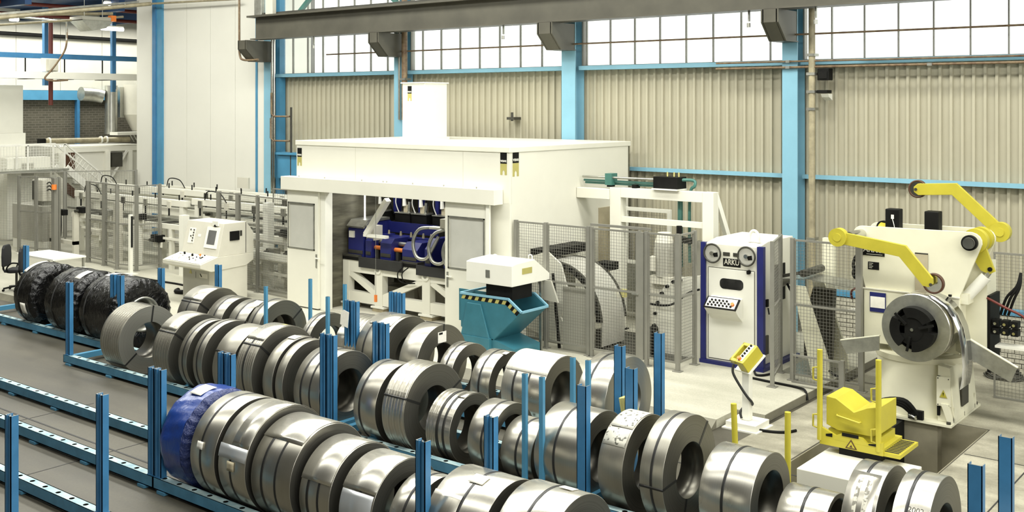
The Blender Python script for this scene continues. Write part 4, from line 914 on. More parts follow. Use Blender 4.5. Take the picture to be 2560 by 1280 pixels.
# ================================================================== STRAIGHTENER (LEVELLER)
AX0, AX1, AY0, AY1 = -8.545, -7.60, 15.80, 17.1
ak = thing('levelling_machine', (-8.07, 16.4, Z0), 'white levelling machine with blue corner strips, two handwheels and a button panel', 'machine')
MB().prism([(AY0, Z0 + .06), (AY0, 2.10), (AY0 + .35, 2.16), (AY1, 2.16), (AY1, Z0 + .06)], 'x', AX0, AX1).build('body', 'white_paint', ak, .01)
MB().box(AX0 - .1, AX1 + .1, AY0 - .05, AY1 + .05, Z0, Z0 + .06).build('plinth', 'machine_blue', ak)
for x0, x1 in ((AX0 - .085, AX0), (AX1 - .02, AX1 + .09)): MB().box(x0, x1, AY0 - .03, AY0 + .05, Z0 + .06, 2.11).build('corner_strip', 'machine_blue', ak)
MB().box(AX0 + .05, AX1 - .08, AY0 - .012, AY0 - .002, .22, 1.70).build('front_panel', 'white_gloss', ak, .004)
sm = MB(); x0, x1, z0, z1, w = AX0 + .045, AX1 - .075, .215, 1.705, .007
sm.box(x0, x1, AY0 - .004, AY0 - .001, z0 - w, z0).box(x0, x1, AY0 - .004, AY0 - .001, z1, z1 + w).box(x0 - w, x0, AY0 - .004, AY0 - .001, z0, z1).box(x1, x1 + w, AY0 - .004, AY0 - .001, z0, z1); sm.build('panel_gap', 'dark_steel', ak)
for x, z in ((-8.40, 1.945), (-7.79, 1.945)):
    h = MB().revolve([(0, .135), (-.012, .150), (0, .165), (.012, .150)], (x, AY0 - .06, z), 'y', 40, closed=True).build('handwheel', 'dark_steel', ak)
    MB().cyl((x, AY0 - .04, z), (x, AY0 - .05, z), .135, n=32).build('disc', 'wheel_grey', h); MB().cyl((x, AY0 - .09, z), (x, AY0, z), .035, n=16).build('hub', 'chrome', h)
    MB().prism([(x, z), (x + .09, z + .02), (x + .10, z - .05), (x + .03, z - .06)], 'y', AY0 - .054, AY0 - .0505).build('cutout', 'black', h)
for x in (-8.17, -7.99): MB().box(x - .06, x + .06, AY0 - .012, AY0, 1.915, 1.975).build('counter', 'dark_steel', ak, .003); 
MB().box(-8.23, -7.92, AY0 - .006, AY0, 1.745, 1.875).build('logo_plate', 'black', ak)
text('ARKU', (-8.075, AY0 - .008, 1.815), .125, ROT_FRONT, 'offwhite', 'lettering', ak, .002, .82)
MB().cyl((-7.765, AY0, 1.69), (-7.765, AY0 - .04, 1.69), .035, n=14).box(-7.78, -7.75, AY0 - .07, AY0 - .04, 1.66, 1.72).build('knob', 'black', ak)
# viewing window with rounded ends
def rrect(cx_, cz_, w, h, r, n=6):
    out = []
    for (sx_, sz_, a0) in ((1, 1, 0), (-1, 1, 90), (-1, -1, 180), (1, -1, 270)):
        for k in range(n + 1):
            a = R(a0 + 90 * k / n); out.append((cx_ + sx_ * (w / 2 - r) + r * math.cos(a), cz_ + sz_ * (h / 2 - r) + r * math.sin(a)))
    return out
MB().prism(rrect(-8.075, 1.462, .42, .17, .07), 'y', AY0 - .016, AY0 - .010).build('viewing_window', 'glass_dark', ak)
pd = MB().prism([(AY0, .86), (AY0, 1.25), (AY0 - .10, 1.23), (AY0 - .26, 1.08), (AY0 - .16, .98)], 'x', -8.44, -7.88).build('button_desk', 'white_gloss', ak, .006)
def desk_pt(u, v, lift=0):   # u along x, v from front edge to back
    n = Vector((0, -.15, .16)).normalized(); p = Vector((-8.45 + .58 * u, AY0 - .265 + .165 * v, 1.085 + .15 * v)) + Vector((0, -n.z * 0, 0)) + Vector((0, -.68, .73)) * lift; return p
def desk_quad(u0, u1, v0, v1, l0, l1, name, m):
    v = [desk_pt(u, w_, l) for l in (l0, l1) for u, w_ in ((u0, v0), (u1, v0), (u1, v1), (u0, v1))]
    return MB().add(v, [(0, 3, 2, 1), (4, 5, 6, 7), (0, 1, 5, 4), (1, 2, 6, 5), (2, 3, 7, 6), (3, 0, 4, 7)]).build(name, m, pd)
desk_quad(0, 1, 0, 1, 0, .02, 'panel_frame', 'black'); desk_quad(.05, .95, .08, .92, .02, .024, 'panel_plate', 'white_gloss')
for r_ in range(3):
    for k in range(7):
        if r_ == 2 and k > 4: continue
        p = desk_pt(.13 + k * .115 + .03 * r_, .22 + .22 * r_, .024); q = p + Vector((0, -.68, .73)) * .02
        MB().cyl(p, q, .017, n=10).build('button', 'black', pd)
p = desk_pt(.86, .42, .024); MB().cyl(p, p + Vector((0, -.68, .73)) * .035, .03, n=14).build('emergency_button', 'orange', pd)
le = MB().tube([(-7.86, 16.0, 2.15), (-7.86, 16.0, 2.24), (-7.83, 16.0, 2.31), (-7.78, 16.0, 2.335), (-7.73, 16.0, 2.31), (-7.70, 16.0, 2.24), (-7.70, 16.0, 2.15)], .025, 8); le.build('lifting_eye', 'white_gloss', ak)
MB().box(AX1, AX1 + .02, 16.35, 16.75, 1.15, 1.75).build('infeed_slot', 'black', ak); MB().cyl((AX1 + .05, 16.35, 1.45), (AX1 + .05, 16.8, 1.45), .07, n=16).build('infeed_roller', 'dark_steel', ak)
MB().box(AX1 + .02, AX1 + .05, 16.0, 16.06, 1.12, 1.24).bar((AX1 + .05, 16.03, 1.1), (AX1 + .10, 15.96, 1.02), .02, .02).build('lever', 'black', ak)
MB().box(AX1, AX1 + .03, 15.95, 16.1, .35, .65).build('connector_box', 'dark_steel', ak)
# left of it: white curved guard, motor, loop chute
gd = thing('curved_guard', (-9.2, 15.95, Z0), 'white curved guard plate studded with black knobs left of the levelling machine', 'machine guard')
pl = [(-8.72, Z0), (-8.72, 1.52), (-9.05, 1.46)] + [(-9.05 - .58 * math.sin(R(a)), .55 + .91 * math.cos(R(a))) for a in range(8, 91, 8)] + [(-9.63, Z0)]
MB().prism(pl, 'y', 15.92, 15.98).build('plate', 'white_paint', gd)
for a in range(4, 90, 14): MB().cyl((-9.05 - .55 * math.sin(R(a)), 15.92, .55 + .86 * math.cos(R(a))), (-9.05 - .55 * math.sin(R(a)), 15.87, .55 + .86 * math.cos(R(a))), .03, n=10).build('knob', 'black', gd)
MB().tube([(-10.0, 15.95, .95), (-9.5, 15.85, .95), (-9.2, 15.84, 1.0), (-8.9, 15.84, 1.22), (-8.7, 15.86, 1.3)], .018, 8).build('hose', 'black', gd)
MB().prism([(-9.62, Z0), (-9.5, Z0), (-9.52, .55), (-9.56, .6)], 'y', 15.6, 15.9).build('dark_flap', 'black', gd)
mo = thing('gear_motor', (-9.7, 16.5, 1.2), 'vertical grey gear motor above the curved guard', 'motor')
MB().cyl((-9.72, 16.45, 1.35), (-9.72, 16.45, 1.95), .17, n=24).build('motor_body', 'grey_panel', mo); MB().cyl((-9.72, 16.45, 1.95), (-9.72, 16.45, 2.12), .17, .12, n=24).build('fan_cowl', 'offwhite', mo)
for k in range(12):
    a = 2 * PI * k / 12; MB().bar((-9.72 + .17 * math.cos(a), 16.45 + .17 * math.sin(a), 1.42), (-9.72 + .17 * math.cos(a), 16.45 + .17 * math.sin(a), 1.85), .012, .03).build('cooling_fin', 'grey_panel', mo)
MB().box(-9.95, -9.5, 16.3, 16.7, 1.22, 1.35).build('flange', 'offwhite', mo); MB().box(-9.92, -9.80, 16.25, 16.4, 1.45, 1.7).build('terminal_box', 'offwhite', mo)
MB().cyl((-9.45, 16.5, 1.2), (-9.45, 16.5, 2.25), .05, n=12).build('cylinder', 'black', mo); MB().box(-10.0, -9.4, 16.4, 16.8, Z0, 1.22).build('pedestal', 'offwhite', mo)
lc = thing('strip_chute', (-10.8, 15.95, .4), 'curved grey steel strip chute with black roller edges behind the mesh fence', 'chute')
Xc, Zc, Rc = -11.42, .55, 1.0
def arc(y0, y1, r0, r1, a0, a1, n=20):
    v = []; f = []
    for i in range(n + 1):
        a = R(a0 + (a1 - a0) * i / n)
        for rr in (r0, r1):
            for y in (y0, y1): v.append((Xc + rr * math.sin(a), y, Zc + rr * math.cos(a)))
    for i in range(n):
        o = 4 * i; f += [(o, o + 4, o + 5, o + 1), (o + 2, o + 3, o + 7, o + 6), (o, o + 2, o + 6, o + 4), (o + 1, o + 5, o + 7, o + 3)]
    f += [(0, 1, 3, 2), (4 * n, 4 * n + 2, 4 * n + 3, 4 * n + 1)]
    return MB().add(v, f, 0, False)
arc(15.5, 16.2, Rc, Rc + .02, -8, 90).box(-10.42, -10.40, 15.5, 16.2, .16, .55).build('strip_plate', 'wheel_grey', lc)
for y in (15.44, 16.2):
    arc(y, y + .06, Rc - .08, Rc + .03, -8, 88).build('side_rail', 'dark_steel', lc)
    for k in range(11):
        a = R(-4 + 9 * k); p = (Xc + (Rc - .02) * math.sin(a), y - .02, Zc + (Rc - .02) * math.cos(a)); MB().cyl(p, (p[0], y + .08, p[2]), .035, n=8).build('roller', 'black', lc)
MB().box(-10.55, -10.45, 15.5, 16.2, .14, .45).build('foot', 'dark_steel', lc); MB().box(-11.5, -11.4, 15.6, 16.1, Z0, 1.4).build('support', 'offwhite', lc)
gp = thing('loop_guard', (-11.3, 15.3, Z0), 'white side plate left of the curved strip chute', 'machine guard')
MB().prism([(-11.95, Z0 + .2), (-11.95, 1.6), (-11.5, 1.75), (-11.2, 1.55), (-11.05, 1.1), (-11.2, .6), (-11.0, .3), (-11.2, Z0)], 'y', 15.36, 15.40).build('plate', 'white_paint', gp)
MB().box(-11.985, -11.6, 15.5, 16.9, 1.60, 1.74).build('entry_slot', 'black', gp); MB().box(-11.97, -11.5, 15.55, 16.3, 1.45, 1.53).build('entry_table', 'cream', gp)
MB().box(-11.05, -10.75, 16.3, 16.55, 1.36, 1.5).build('guide_block', 'black', gp)
MB().box(-10.50, -10.40, 16.22, 16.3, .92, 1.06).build('padlock_tag', 'pad_yellow', gp)
# perforated sheet standing inside the fence
ps = MB().box(-10.95, -10.37, 15.08, 15.10, Z0, 1.22); tag(ps.build('perforated_sheet', 'grey_panel'), 'grey perforated sheet standing behind the fence right of the skip', 'sheet')
tag(MB().bar((-11.05, 15.12, Z0), (-11.25, 15.2, 1.4), .04, .04).build('dark_strut', 'black'), 'dark leaning strut behind the fence right of the skip', 'strut')
tag(MB().box(-10.9, -8.9, 15.5, 17.0, Z0, Z0 + .006).build('pit_cover', 'dark_steel'), 'dark steel floor cover behind the mesh fence', 'floor plate')
# portal frame with pipes
pf = thing('portal_frame', (-10.1, 17.1, Z0), 'white portal frame right of the cabin carrying green pipes', 'frame')
MB().box(-11.24, -11.0, 17.0, 17.2, Z0, 2.81).build('leg', 'white_paint', pf, .006); MB().box(-9.27, -9.05, 17.0, 17.2, Z0, 2.82).build('leg', 'white_paint', pf, .006)
MB().box(-10.999, -9.271, 17.0, 17.2, 2.63, 2.815).build('top_beam', 'white_paint', pf, .006); MB().box(-11.0, -9.27, 17.02, 17.14, 2.17, 2.27).build('cross_beam', 'white_paint', pf)
MB().box(-11.98, -11.241, 16.95, 17.2, 2.58, 2.78).build('bracket', 'white_paint', pf, .01); MB().bar((-9.1, 17.15, 2.78), (-8.85, 18.3, Z0), .09, .09).build('rear_strut', 'white_gloss', pf)
MB().box(-11.28, -10.96, 16.96, 17.24, Z0, Z0 + .02).build('foot_plate', 'black', pf)
gpip = thing('hydraulic_lines', (-10.6, 17.1, 2.82), 'green and grey hydraulic lines on top of the white portal frame', 'pipe')
MB().tube([(-11.9, 17.05, 2.99), (-9.95, 17.05, 3.0)], .022, 8).build('grey_line', 'zinc', gpip)
for i, z in enumerate((2.87, 2.92)): MB().tube([(-11.9, 17.15 - .05 * i, z), (-10.1, 17.15 - .05 * i, z)], .022, 8).build('green_line', 'green_pipe', gpip)
MB().box(-11.35, -11.2, 17.0, 17.2, 2.85, 3.07).build('clamp', 'green_pipe', gpip)
for x in (-11.28, -10.72): MB().box(x - .04, x + .04, 17.02, 17.18, 2.815, 2.88).build('clamp', 'black', gpip)
for i, x in enumerate((-9.86, -9.66)):
    MB().tube([(-9.9, 17.1, 3.0), (x + .06, 17.25, 3.0), (x + .1, 17.25, 2.9), (x, 17.25, 2.7), (x, 17.25, 1.5)] if i else [(-9.95, 17.22, 2.9), (x, 17.25, 2.8), (x, 17.25, 2.6), (x, 17.25, 1.4)], .05 if i == 0 else .03, 8).build('green_drop', 'green_pipe', gpip)
    MB().box(x - .07, x + .07, 17.15, 17.35, 1.85, 1.95).build('coupling', 'black', gpip)
bx = thing('valve_box', (-10, 17.1, 2.82), 'black valve box on top of the white portal frame', 'box')
MB().box(-10.26, -9.76, 16.96, 17.3, 2.845, 3.06).build('housing', 'black', bx); MB().box(-10.28, -9.74, 16.93, 17.3, 2.82, 2.845).build('base_tray', 'white_gloss', bx)
for x in (-10.02, -9.88, -9.78): MB().cyl((x - .05, 17.15, 3.06), (x - .05, 17.15, 3.14), .015, n=8).build('nipple', 'pad_yellow', bx)
wf = thing('guard_door', (-10.5, 18.0, .9), 'white framed mesh guard door behind the portal frame', 'door')
fm = MB()
for x0, x1, z0, z1 in ((-11.5, -11.43, .3, 2.36), (-10.52, -10.45, .3, 2.36), (-11.43, -10.52, 2.29, 2.36), (-11.43, -10.52, 1.25, 1.32)): fm.box(x0, x1, 17.9, 17.96, z0, z1)
fm.build('door_frame', 'white_gloss', wf); ww = MB(); wires(ww, (-11.43, 17.93), (-10.52, 17.93), 1.32, 2.29, .06, .06, .005); tag(ww.build('wire_mesh', 'wire', wf), kind='stuff'); MB().box(-11.43, -10.52, 17.9, 17.94, .3, 1.25).build('kick_panel', 'zinc', wf)
tag(MB().box(-11.62, -11.56, 17.86, 17.92, Z0, 2.38).build('guard_post', 'cream'), 'cream upright left of the white guard door', 'post')
tag(MB().box(-9.55, -9.05, 17.3, 17.4, .6, 1.9).build('louvre_box', 'grey_panel'), 'grey louvred box between the portal frame and the levelling machine', 'electrical box')
# strip table between leveller and decoiler
sr = thing('strip_support', (-6.9, 16.5, Z0), 'dirty white slanted strip support between the leveller and decoiler', 'machine')
for y in (16.0, 16.75):
    MB().prism([(-7.12, 1.52), (-6.92, 1.52), (-6.55, .45), (-6.50, Z0 + .01), (-6.8, Z0 + .01)], 'y', y, y + .05).build('slanted_leg', 'cream', sr)
MB().prism([(-7.4, 1.58), (-6.9, 1.62), (-6.3, 1.56), (-5.6, 1.62), (-5.6, 1.63), (-6.3, 1.57), (-6.9, 1.63), (-7.4, 1.59)], 'y', 16.1, 16.7).build('steel_strip', 'zinc', sr)
MB().cyl((-6.95, 16.0, 1.72), (-6.95, 16.75, 1.72), .06, n=14).build('guide_roller', 'dark_steel', sr); MB().bar((-7.4, 16.02, 1.62), (-6.8, 16.02, 1.78), .05, .05).build('guide_arm', 'dark_steel', sr)
MB().box(-6.98, -6.78, 16.85, 16.95, 1.5, 2.2).build('upright', 'cream', sr); MB().box(-7.3, -6.52, 15.95, 16.85, Z0, Z0 + .02).build('base_plate', 'zinc', sr)
MB().tube([(-7.3, 16.2, 1.5), (-7.05, 16.15, 1.1), (-6.85, 16.1, .7), (-6.6, 16.05, .3), (-6.3, 15.9, .2)], .02, 8).build('hose', 'black', sr)
MB().prism([(-7.1, .9), (-6.95, 1.45), (-6.6, 1.45), (-6.65, .3), (-7.1, .3)], 'y', 16.4, 16.5).build('dark_panel', 'dark_steel', sr)
tag(MB().tube([(-7.55, 15.3, Z0 + .02), (-7.2, 15.25, Z0 + .02), (-6.7, 15.2, Z0 + .02), (-6.5, 15.05, Z0 + .03), (-6.44, 15.0, .03)], .018, 8).build('floor_cable', 'black'), 'black cable lying over the slab edge by the mesh fence', 'cable')
tag(MB().tube([(-7.62, 15.68, Z0 + .02), (-7.5, 15.5, Z0 + .02), (-7.4, 15.55, Z0 + .02), (-7.35, 15.7, Z0 + .02)], .018, 8).build('floor_cable', 'black'), 'black cable loop at the foot of the levelling machine', 'cable')
tag(MB().tube([(-6.42, 13.25, .02), (-6.2, 13.3, .02), (-6.05, 13.4, .02), (-5.98, 13.55, .02)], .02, 8).build('floor_cable', 'black'), 'black cable behind the pedestal base on the floor', 'cable')
# control pedestal
cp = thing('control_pedestal', (-6.55, 13.15, 0), 'yellow button box on a white pedestal with a square base', 'control pedestal')
MB().box(-6.80, -6.28, 12.90, 13.40, .0, .02).build('base_flange', 'white_gloss', cp); MB().box(-6.76, -6.32, 12.94, 13.36, .02, .10).build('base_box', 'white_gloss', cp, .004); MB().box(-6.60, -6.49, 13.10, 13.21, .10, .86).build('column', 'white_gloss', cp, .01)
bxm = Matrix.Translation((-6.56, 13.12, .98)) @ Matrix.Rotation(R(-22), 4, 'Z') @ Matrix.Rotation(R(38), 4, 'X')
def lbox(x0, x1, y0, y1, z0, z1): return [bxm @ Vector(p) for p in ((x0, y0, z0), (x1, y0, z0), (x1, y1, z0), (x0, y1, z0), (x0, y0, z1), (x1, y0, z1), (x1, y1, z1), (x0, y1, z1))]
BF = [(0, 3, 2, 1), (4, 5, 6, 7), (0, 1, 5, 4), (1, 2, 6, 5), (2, 3, 7, 6), (3, 0, 4, 7)]
MB().add(lbox(-.14, .15, -.18, .18, -.15, -.13), BF).build('mount_plate', 'white_gloss', cp)
bb = MB(); bb.add(lbox(-.02, .13, -.17, .17, -.13, .05), BF).add(lbox(-.14, -.02, -.17, -.12, -.02, .05), BF).add(lbox(-.14, -.02, .12, .17, -.02, .05), BF).add(lbox(-.14, -.10, -.17, .17, -.02, .05), BF)
bb = bb.build('button_box', 'yellow', cp, .008)
MB().add(lbox(.0, .09, -.14, .15, .05, .054), BF).build('face_plate', 'white_gloss', bb)
for k in range(5):
    p = bxm @ Vector((.045, -.06 + k * .048, .054)); q = bxm @ Vector((.045, -.06 + k * .048, .072)); MB().cyl(p, q, .016, n=10).build('button', 'black', bb)
p = bxm @ Vector((.035, -.115, .054)); q = bxm @ Vector((.035, -.115, .09)); MB().cyl(p, q, .028, n=14).build('emergency_button', 'orange', bb)
MB().tube([(-6.68, 13.02, .86), (-6.68, 13.0, .75), (-6.60, 13.02, .60), (-6.50, 13.05, .45), (-6.46, 13.12, .36), (-6.50, 13.2, .30), (-6.60, 13.2, .26), (-6.63, 13.12, .20), (-6.60, 13.1, .12)], .018, 8).build('cable', 'rubber', cp)
cp.location = Vector(cp.location) + Vector((-.045, .19, 0))
# ================================================================== DOUBLE DECOILER
db = thing('decoiler', (-4.97, 15.7, 0), 'cream double decoiler on a round pedestal bolted to the floor', 'decoiler')
dc = db
MB().box(-5.55, -4.40, 15.0, 16.4, .004, .035).build('floor_plate', 'cream', dc)
MB().box(-5.5, -4.6, 15.06, 16.35, -.9, .004).build('foundation', 'pit_concrete', dc)
MB().cyl((-5.03, 15.72, .035), (-5.03, 15.72, .78), .60, n=56).build('drum', 'cream', dc)
MB().cyl((-5.03, 15.72, .78), (-5.03, 15.72, .86), .62, .64, n=56).build('turntable', 'cream', dc, .01)
MB().cyl((-5.03, 15.72, .86), (-5.03, 15.72, .95), .46, .40, n=48).build('slew_ring', 'cream', dc)
MB().prism([(-4.62, .035), (-4.62, .80), (-4.46, .78), (-4.40, .1), (-4.40, .035)], 'y', 15.14, 16.2).build('gearbox', 'cream', dc, .006)
MB().box(-4.62, -4.585, 15.10, 15.14, .12, .66).build('cable_slot', 'black', dc)
jb = MB().box(-4.62, -4.44, 15.08, 15.14, .26, .66).build('junction_box', 'cream', dc, .004)
MB().prism([(-4.58, .38), (-4.475, .38), (-4.5275, .49)], 'y', 15.072, 15.08).build('warning_sign', 'olive_gold', jb); MB().prism([(-4.565, .39), (-4.49, .39), (-4.5275, .47)], 'y', 15.070, 15.072).build('warning_sign', 'yellow', jb); MB().prism([(-4.535, .45), (-4.52, .45), (-4.527, .40)], 'y', 15.068, 15.07).build('warning_sign', 'black', jb)
for x, z in ((-4.60, .28), (-4.46, .28), (-4.60, .64), (-4.46, .64)): MB().cyl((x, 15.08, z), (x, 15.072, z), .008, n=8).build('screw', 'dark_steel', jb)
MB().box(-4.398, -4.385, 15.45, 15.75, .2, .6).build('side_recess', 'dark_steel', dc)
for y in (15.14, 15.6, 16.1): MB().prism([(-4.40, .035), (-4.40, .26), (-4.22 - .2, .035)], 'y', y, y + .02).build('gusset', 'cream', dc)
MB().prism([(-4.46, .035), (-4.56, .30), (-4.46, .30), (-4.405, .035)], 'y', 15.06, 15.13).build('gusset', 'cream', dc)
for x, y in ((-4.45, 15.05), (-4.45, 15.45), (-4.45, 15.95), (-4.45, 16.33), (-5.3, 15.05)): MB().cyl((x, y, .035), (x, y, .07), .03, n=6).build('anchor_bolt', 'dark_steel', dc)
hz = thing('hydraulic_hoses', (-5.1, 14.95, .3), 'thick black hoses arching into the pit at the decoiler foot', 'hose')
for i in range(3): MB().tube([(-4.92 + .03 * i, 15.02, .10), (-5.05 + .02 * i, 14.9, .24 + .03 * i), (-5.28 - .03 * i, 14.85, .22), (-5.33 - .03 * i, 14.82, -.1), (-5.28, 14.8, -.6)], .035, 8).build('hose', 'black', hz)
MB().box(-4.98, -4.78, 15.0, 15.06, .04, .16).build('socket_plate', 'black', hz); MB().cyl((-4.95, 15.0, .09), (-4.86, 14.96, .07), .035, n=10).build('fitting', 'chrome', hz)
tag(MB().box(-5.5, -5.05, 14.6, 15.2, -.75, -.01).build('pit_manifold', 'black'), 'black block in the pit below the decoiler floor plate', 'box')
fp = [(-5.70, 1.72), (-5.86, 2.42)] + [(-5.76 + .12 * math.cos(R(a)), 2.50 + .12 * math.sin(R(a))) for a in range(190, 89, -20)] + [(-4.25, 2.64)] + [(-4.25 + .155 * math.cos(R(a)), 2.50 + .14 * math.sin(R(a))) for a in range(80, -31, -22)] + [(-4.40, 1.70)]
MB().prism(fp, 'y', 15.33, 15.37).build('front_plate', 'cream', db, .004)
fp2 = [(x + .02, z) for x, z in fp]
MB().prism(fp2, 'y', 15.93, 15.97).build('rear_plate', 'cream', db, .004)
MB().box(-5.71, -4.38, 15.30, 16.05, .95, 1.73).build('lower_box', 'cream', db, .008)
MB().box(-5.4, -4.6, 15.37, 15.93, 1.73, 2.3).build('core_box', 'cream', db)
MB().box(-5.72, -4.37, 15.28, 15.31, 1.72, 1.735).build('seam_trim', 'offwhite', db)
MB().box(-4.99, -4.81, 15.322, 15.33, 1.74, 2.30).build('guide_slot', 'dark_steel', db); MB().box(-4.99, -4.81, 15.318, 15.322, 1.76, 2.28).build('slot_plate', 'cardboard', db)
for x in (-4.66, -4.50): MB().box(x - .02, x + .02, 15.27, 15.30, 1.74, 1.765).build('clip', 'black', db)
MB().box(-5.75, -5.42, 15.322, 15.33, 2.20, 2.34).build('logo_plate', 'black', db); text('ARKU', (-5.585, 15.32, 2.285), .11, ROT_FRONT, 'offwhite', 'lettering', db, .002, 1.0); MB().box(-5.68, -5.45, 15.319, 15.322, 2.218, 2.224).build('data_line', 'offwhite', db)
MB().box(-5.66, -5.50, 15.322, 15.33, 2.0, 2.11).build('data_plate', 'black', db)
for k in range(4): MB().box(-5.645, -5.60 + .015 * (k % 2), 15.319, 15.322, 2.02 + k * .022, 2.028 + k * .022).build('data_line', 'offwhite', db)
nb = MB().box(-5.62, -5.39, 15.285, 15.297, 1.40, 1.68).build('document_pocket', 'machine_blue', db); MB().box(-5.61, -5.40, 15.28, 15.285, 1.46, 1.62).build('document', 'paper', nb)
MB().box(-5.80, -5.72, 15.20, 15.28, 1.02, 2.33).build('guard_strip', 'mesh_grey', db)
for x, y0, y1 in ((-5.76, 14.85, 16.1), (-4.24, 15.2, 16.35)):
    MB().cyl((x, y0, 2.50), (x, y1, 2.50), .075, n=24).build('shaft', 'chrome', db)
MB().cyl((-4.24, 15.31, 2.50), (-4.24, 15.24, 2.50), .105, n=28).build('shaft_collar', 'black', db); MB().cyl((-4.24, 15.24, 2.50), (-4.24, 15.235, 2.50), .078, n=28).build('shaft_end', 'zinc', db)
MB().cyl((-5.66, 15.91, 2.56), (-5.66, 15.99, 2.56), .09, n=20).build('shaft_collar', 'black', db)
for y in (15.5, 15.75): MB().cyl((-4.24, y, 2.50), (-4.24, y + .12, 2.50), .17, n=32).build('crank_disc', 'yellow', db)
MB().prism([(-4.34, 2.38), (-4.10, 2.42), (-3.98, 2.10), (-4.05, 2.06), (-4.16, 2.10)], 'y', 15.52, 15.58).build('crank_lever', 'yellow', db); MB().cyl((-4.04, 15.5, 2.13), (-4.04, 15.52, 2.13), .03, n=12).build('crank_pin', 'black', db)
MB().cyl((-4.10, 15.55, 2.02), (-4.36, 15.5, 1.70), .075, n=20).build('cylinder', 'white_gloss', db); MB().cyl((-4.06, 15.55, 2.08), (-4.10, 15.55, 2.02), .035, n=12).build('piston_rod', 'zinc', db)
MB().box(-4.42, -4.28, 15.35, 15.6, 1.64, 1.78).build('cylinder_bracket', 'cream', db); MB().box(-4.38, -4.10, 15.6, 16.05, 1.0, 2.2).build('rear_housing', 'cream', db)
MB().cyl((-5.45, 15.90, 2.42), (-5.7, 15.90, 2.46), .17, n=28).build('crank_disc', 'yellow', db)
for i, (x, y) in enumerate(((-5.42, 15.72), (-4.86, 15.72))):
    m_ = MB().box(x - .10, x + .10, y - .09, y + .09, 2.3, 2.86).build('valve_motor', 'black', db, .012)
    if i == 0: MB().box(x - .01, x + .03, y - .1, y - .09, 2.72, 2.78).build('plug', 'white_gloss', m_); MB().tube([(x + .01, y - .1, 2.72), (x + .04, y - .11, 2.62), (x + .05, y - .1, 2.5)], .006, 5).build('cord', 'white_gloss', m_)
MB().box(-5.0, -4.9, 14.62, 15.3, 1.29, 1.39).build('mandrel_shaft', 'black', db)
# front hold-down arm
def arm(label, pts, w, y0, y1, piv, rp, wheel, rw, y_w):
    a = thing('hold_down_arm', (piv[0], (y0 + y1) / 2, piv[1]), label, 'machine arm', 'yellow hold-down arms')
    P = [Vector(p) for p in pts]; L_, R_ = [], []
    for i, p in enumerate(P):
        d1 = (P[i] - P[i - 1]).normalized() if i else (P[1] - P[0]).normalized(); d2 = (P[i + 1] - P[i]).normalized() if i < len(P) - 1 else d1
        n1 = Vector((-d1.y, d1.x)); n2 = Vector((-d2.y, d2.x)); m = (n1 + n2).normalized(); k = (w / 2) / max(.3, m.dot(n1)); L_.append(p + m * k); R_.append(p - m * k)
    e = (P[-1] - P[-2]).normalized(); tipL = P[-1] + e * w * .35; nn = Vector((-e.y, e.x))
    poly = [tuple(p) for p in L_] + [tuple(tipL + nn * w * .22), tuple(tipL - nn * w * .22)] + [tuple(p) for p in reversed(R_)]
    MB().prism(poly, 'y', y0, y1).build('beam', 'yellow', a, .004)
    d = MB().cyl((piv[0], y0 - .03, piv[1]), (piv[0], y1 + .03, piv[1]), rp, n=36).build('pivot_disc', 'yellow', a, .006); MB().cyl((piv[0], y0 - .04, piv[1]), (piv[0], y0 - .03, piv[1]), rp * .45, n=28).build('pivot_cap', 'yellow', d)
    wv = MB().revolve([(y_w - .03, rw * .82), (y_w - .03, rw), (y_w + .03, rw), (y_w + .03, rw * .82)], (wheel[0], 0, wheel[1]), 'y', 40, closed=True).build('tyre', 'brown_rubber', a)
    MB().cyl((wheel[0], y_w - .02, wheel[1]), (wheel[0], y_w + .02, wheel[1]), rw * .83, n=36).build('wheel_disc', 'chrome', a); MB().cyl((wheel[0], y0 - .012, wheel[1]), (wheel[0], y0, wheel[1]), .022, n=12).build('axle_bolt', 'dark_steel', a)
    return a
arm('near yellow bent hold-down arm resting its wheel on the coil', [(-5.91, 2.49), (-5.0, 2.37), (-4.66, 1.98)], .17, 14.82, 14.88, (-5.91, 2.49), .13, (-4.615, 1.95), .14, 14.95)
arm('far yellow bent hold-down arm raised above the decoiler', [(-4.09, 2.57), (-4.72, 3.15), (-5.24, 3.12)], .17, 16.22, 16.28, (-4.09, 2.57), .14, (-5.27, 3.12), .135, 16.32)
# coil on the mandrel
cl = thing('strip_coil', (-4.80, 14.92, .89), 'steel strip coil mounted on the decoiler mandrel', 'steel coil')
MB().revolve([(14.75, .30, 1, False), (14.75, .455, 0, True), (15.24, .455, 1, False), (15.24, .30, 1, True)], (-4.80, 0, 1.35), 'y', 90, closed=True).build('coil_body', ['steel_bright', 'zinc'], cl)
tail = []
tp = [(-4.66, 1.79), (-4.54, 1.755), (-4.42, 1.68), (-4.32, 1.55), (-4.25, 1.38), (-4.205, 1.15), (-4.19, .92), (-4.20, .74), (-4.225, .60)]
v = []
for x, z in tp:
    for y in (14.77, 15.22): v += [(x, y, z), (x + .004, y, z + .002)]
f = []
for i in range(len(tp) - 1):
    o = 4 * i; f += [(o, o + 4, o + 6, o + 2), (o + 1, o + 3, o + 7, o + 5), (o, o + 1, o + 5, o + 4), (o + 2, o + 6, o + 7, o + 3)]
MB().add(v, f, 0, True).build('strip_tail', 'mirror_strip', cl)
md = thing('mandrel', (-4.80, 14.7, 1.35), 'black three segment expanding mandrel in the decoiler coil', 'mandrel')
MB().cyl((-4.80, 14.62, 1.35), (-4.80, 15.3, 1.35), .215, n=36).build('hub', 'black', md); MB().cyl((-4.80, 14.605, 1.35), (-4.80, 14.62, 1.35), .022, n=14).build('centre_bolt', 'chrome', md)
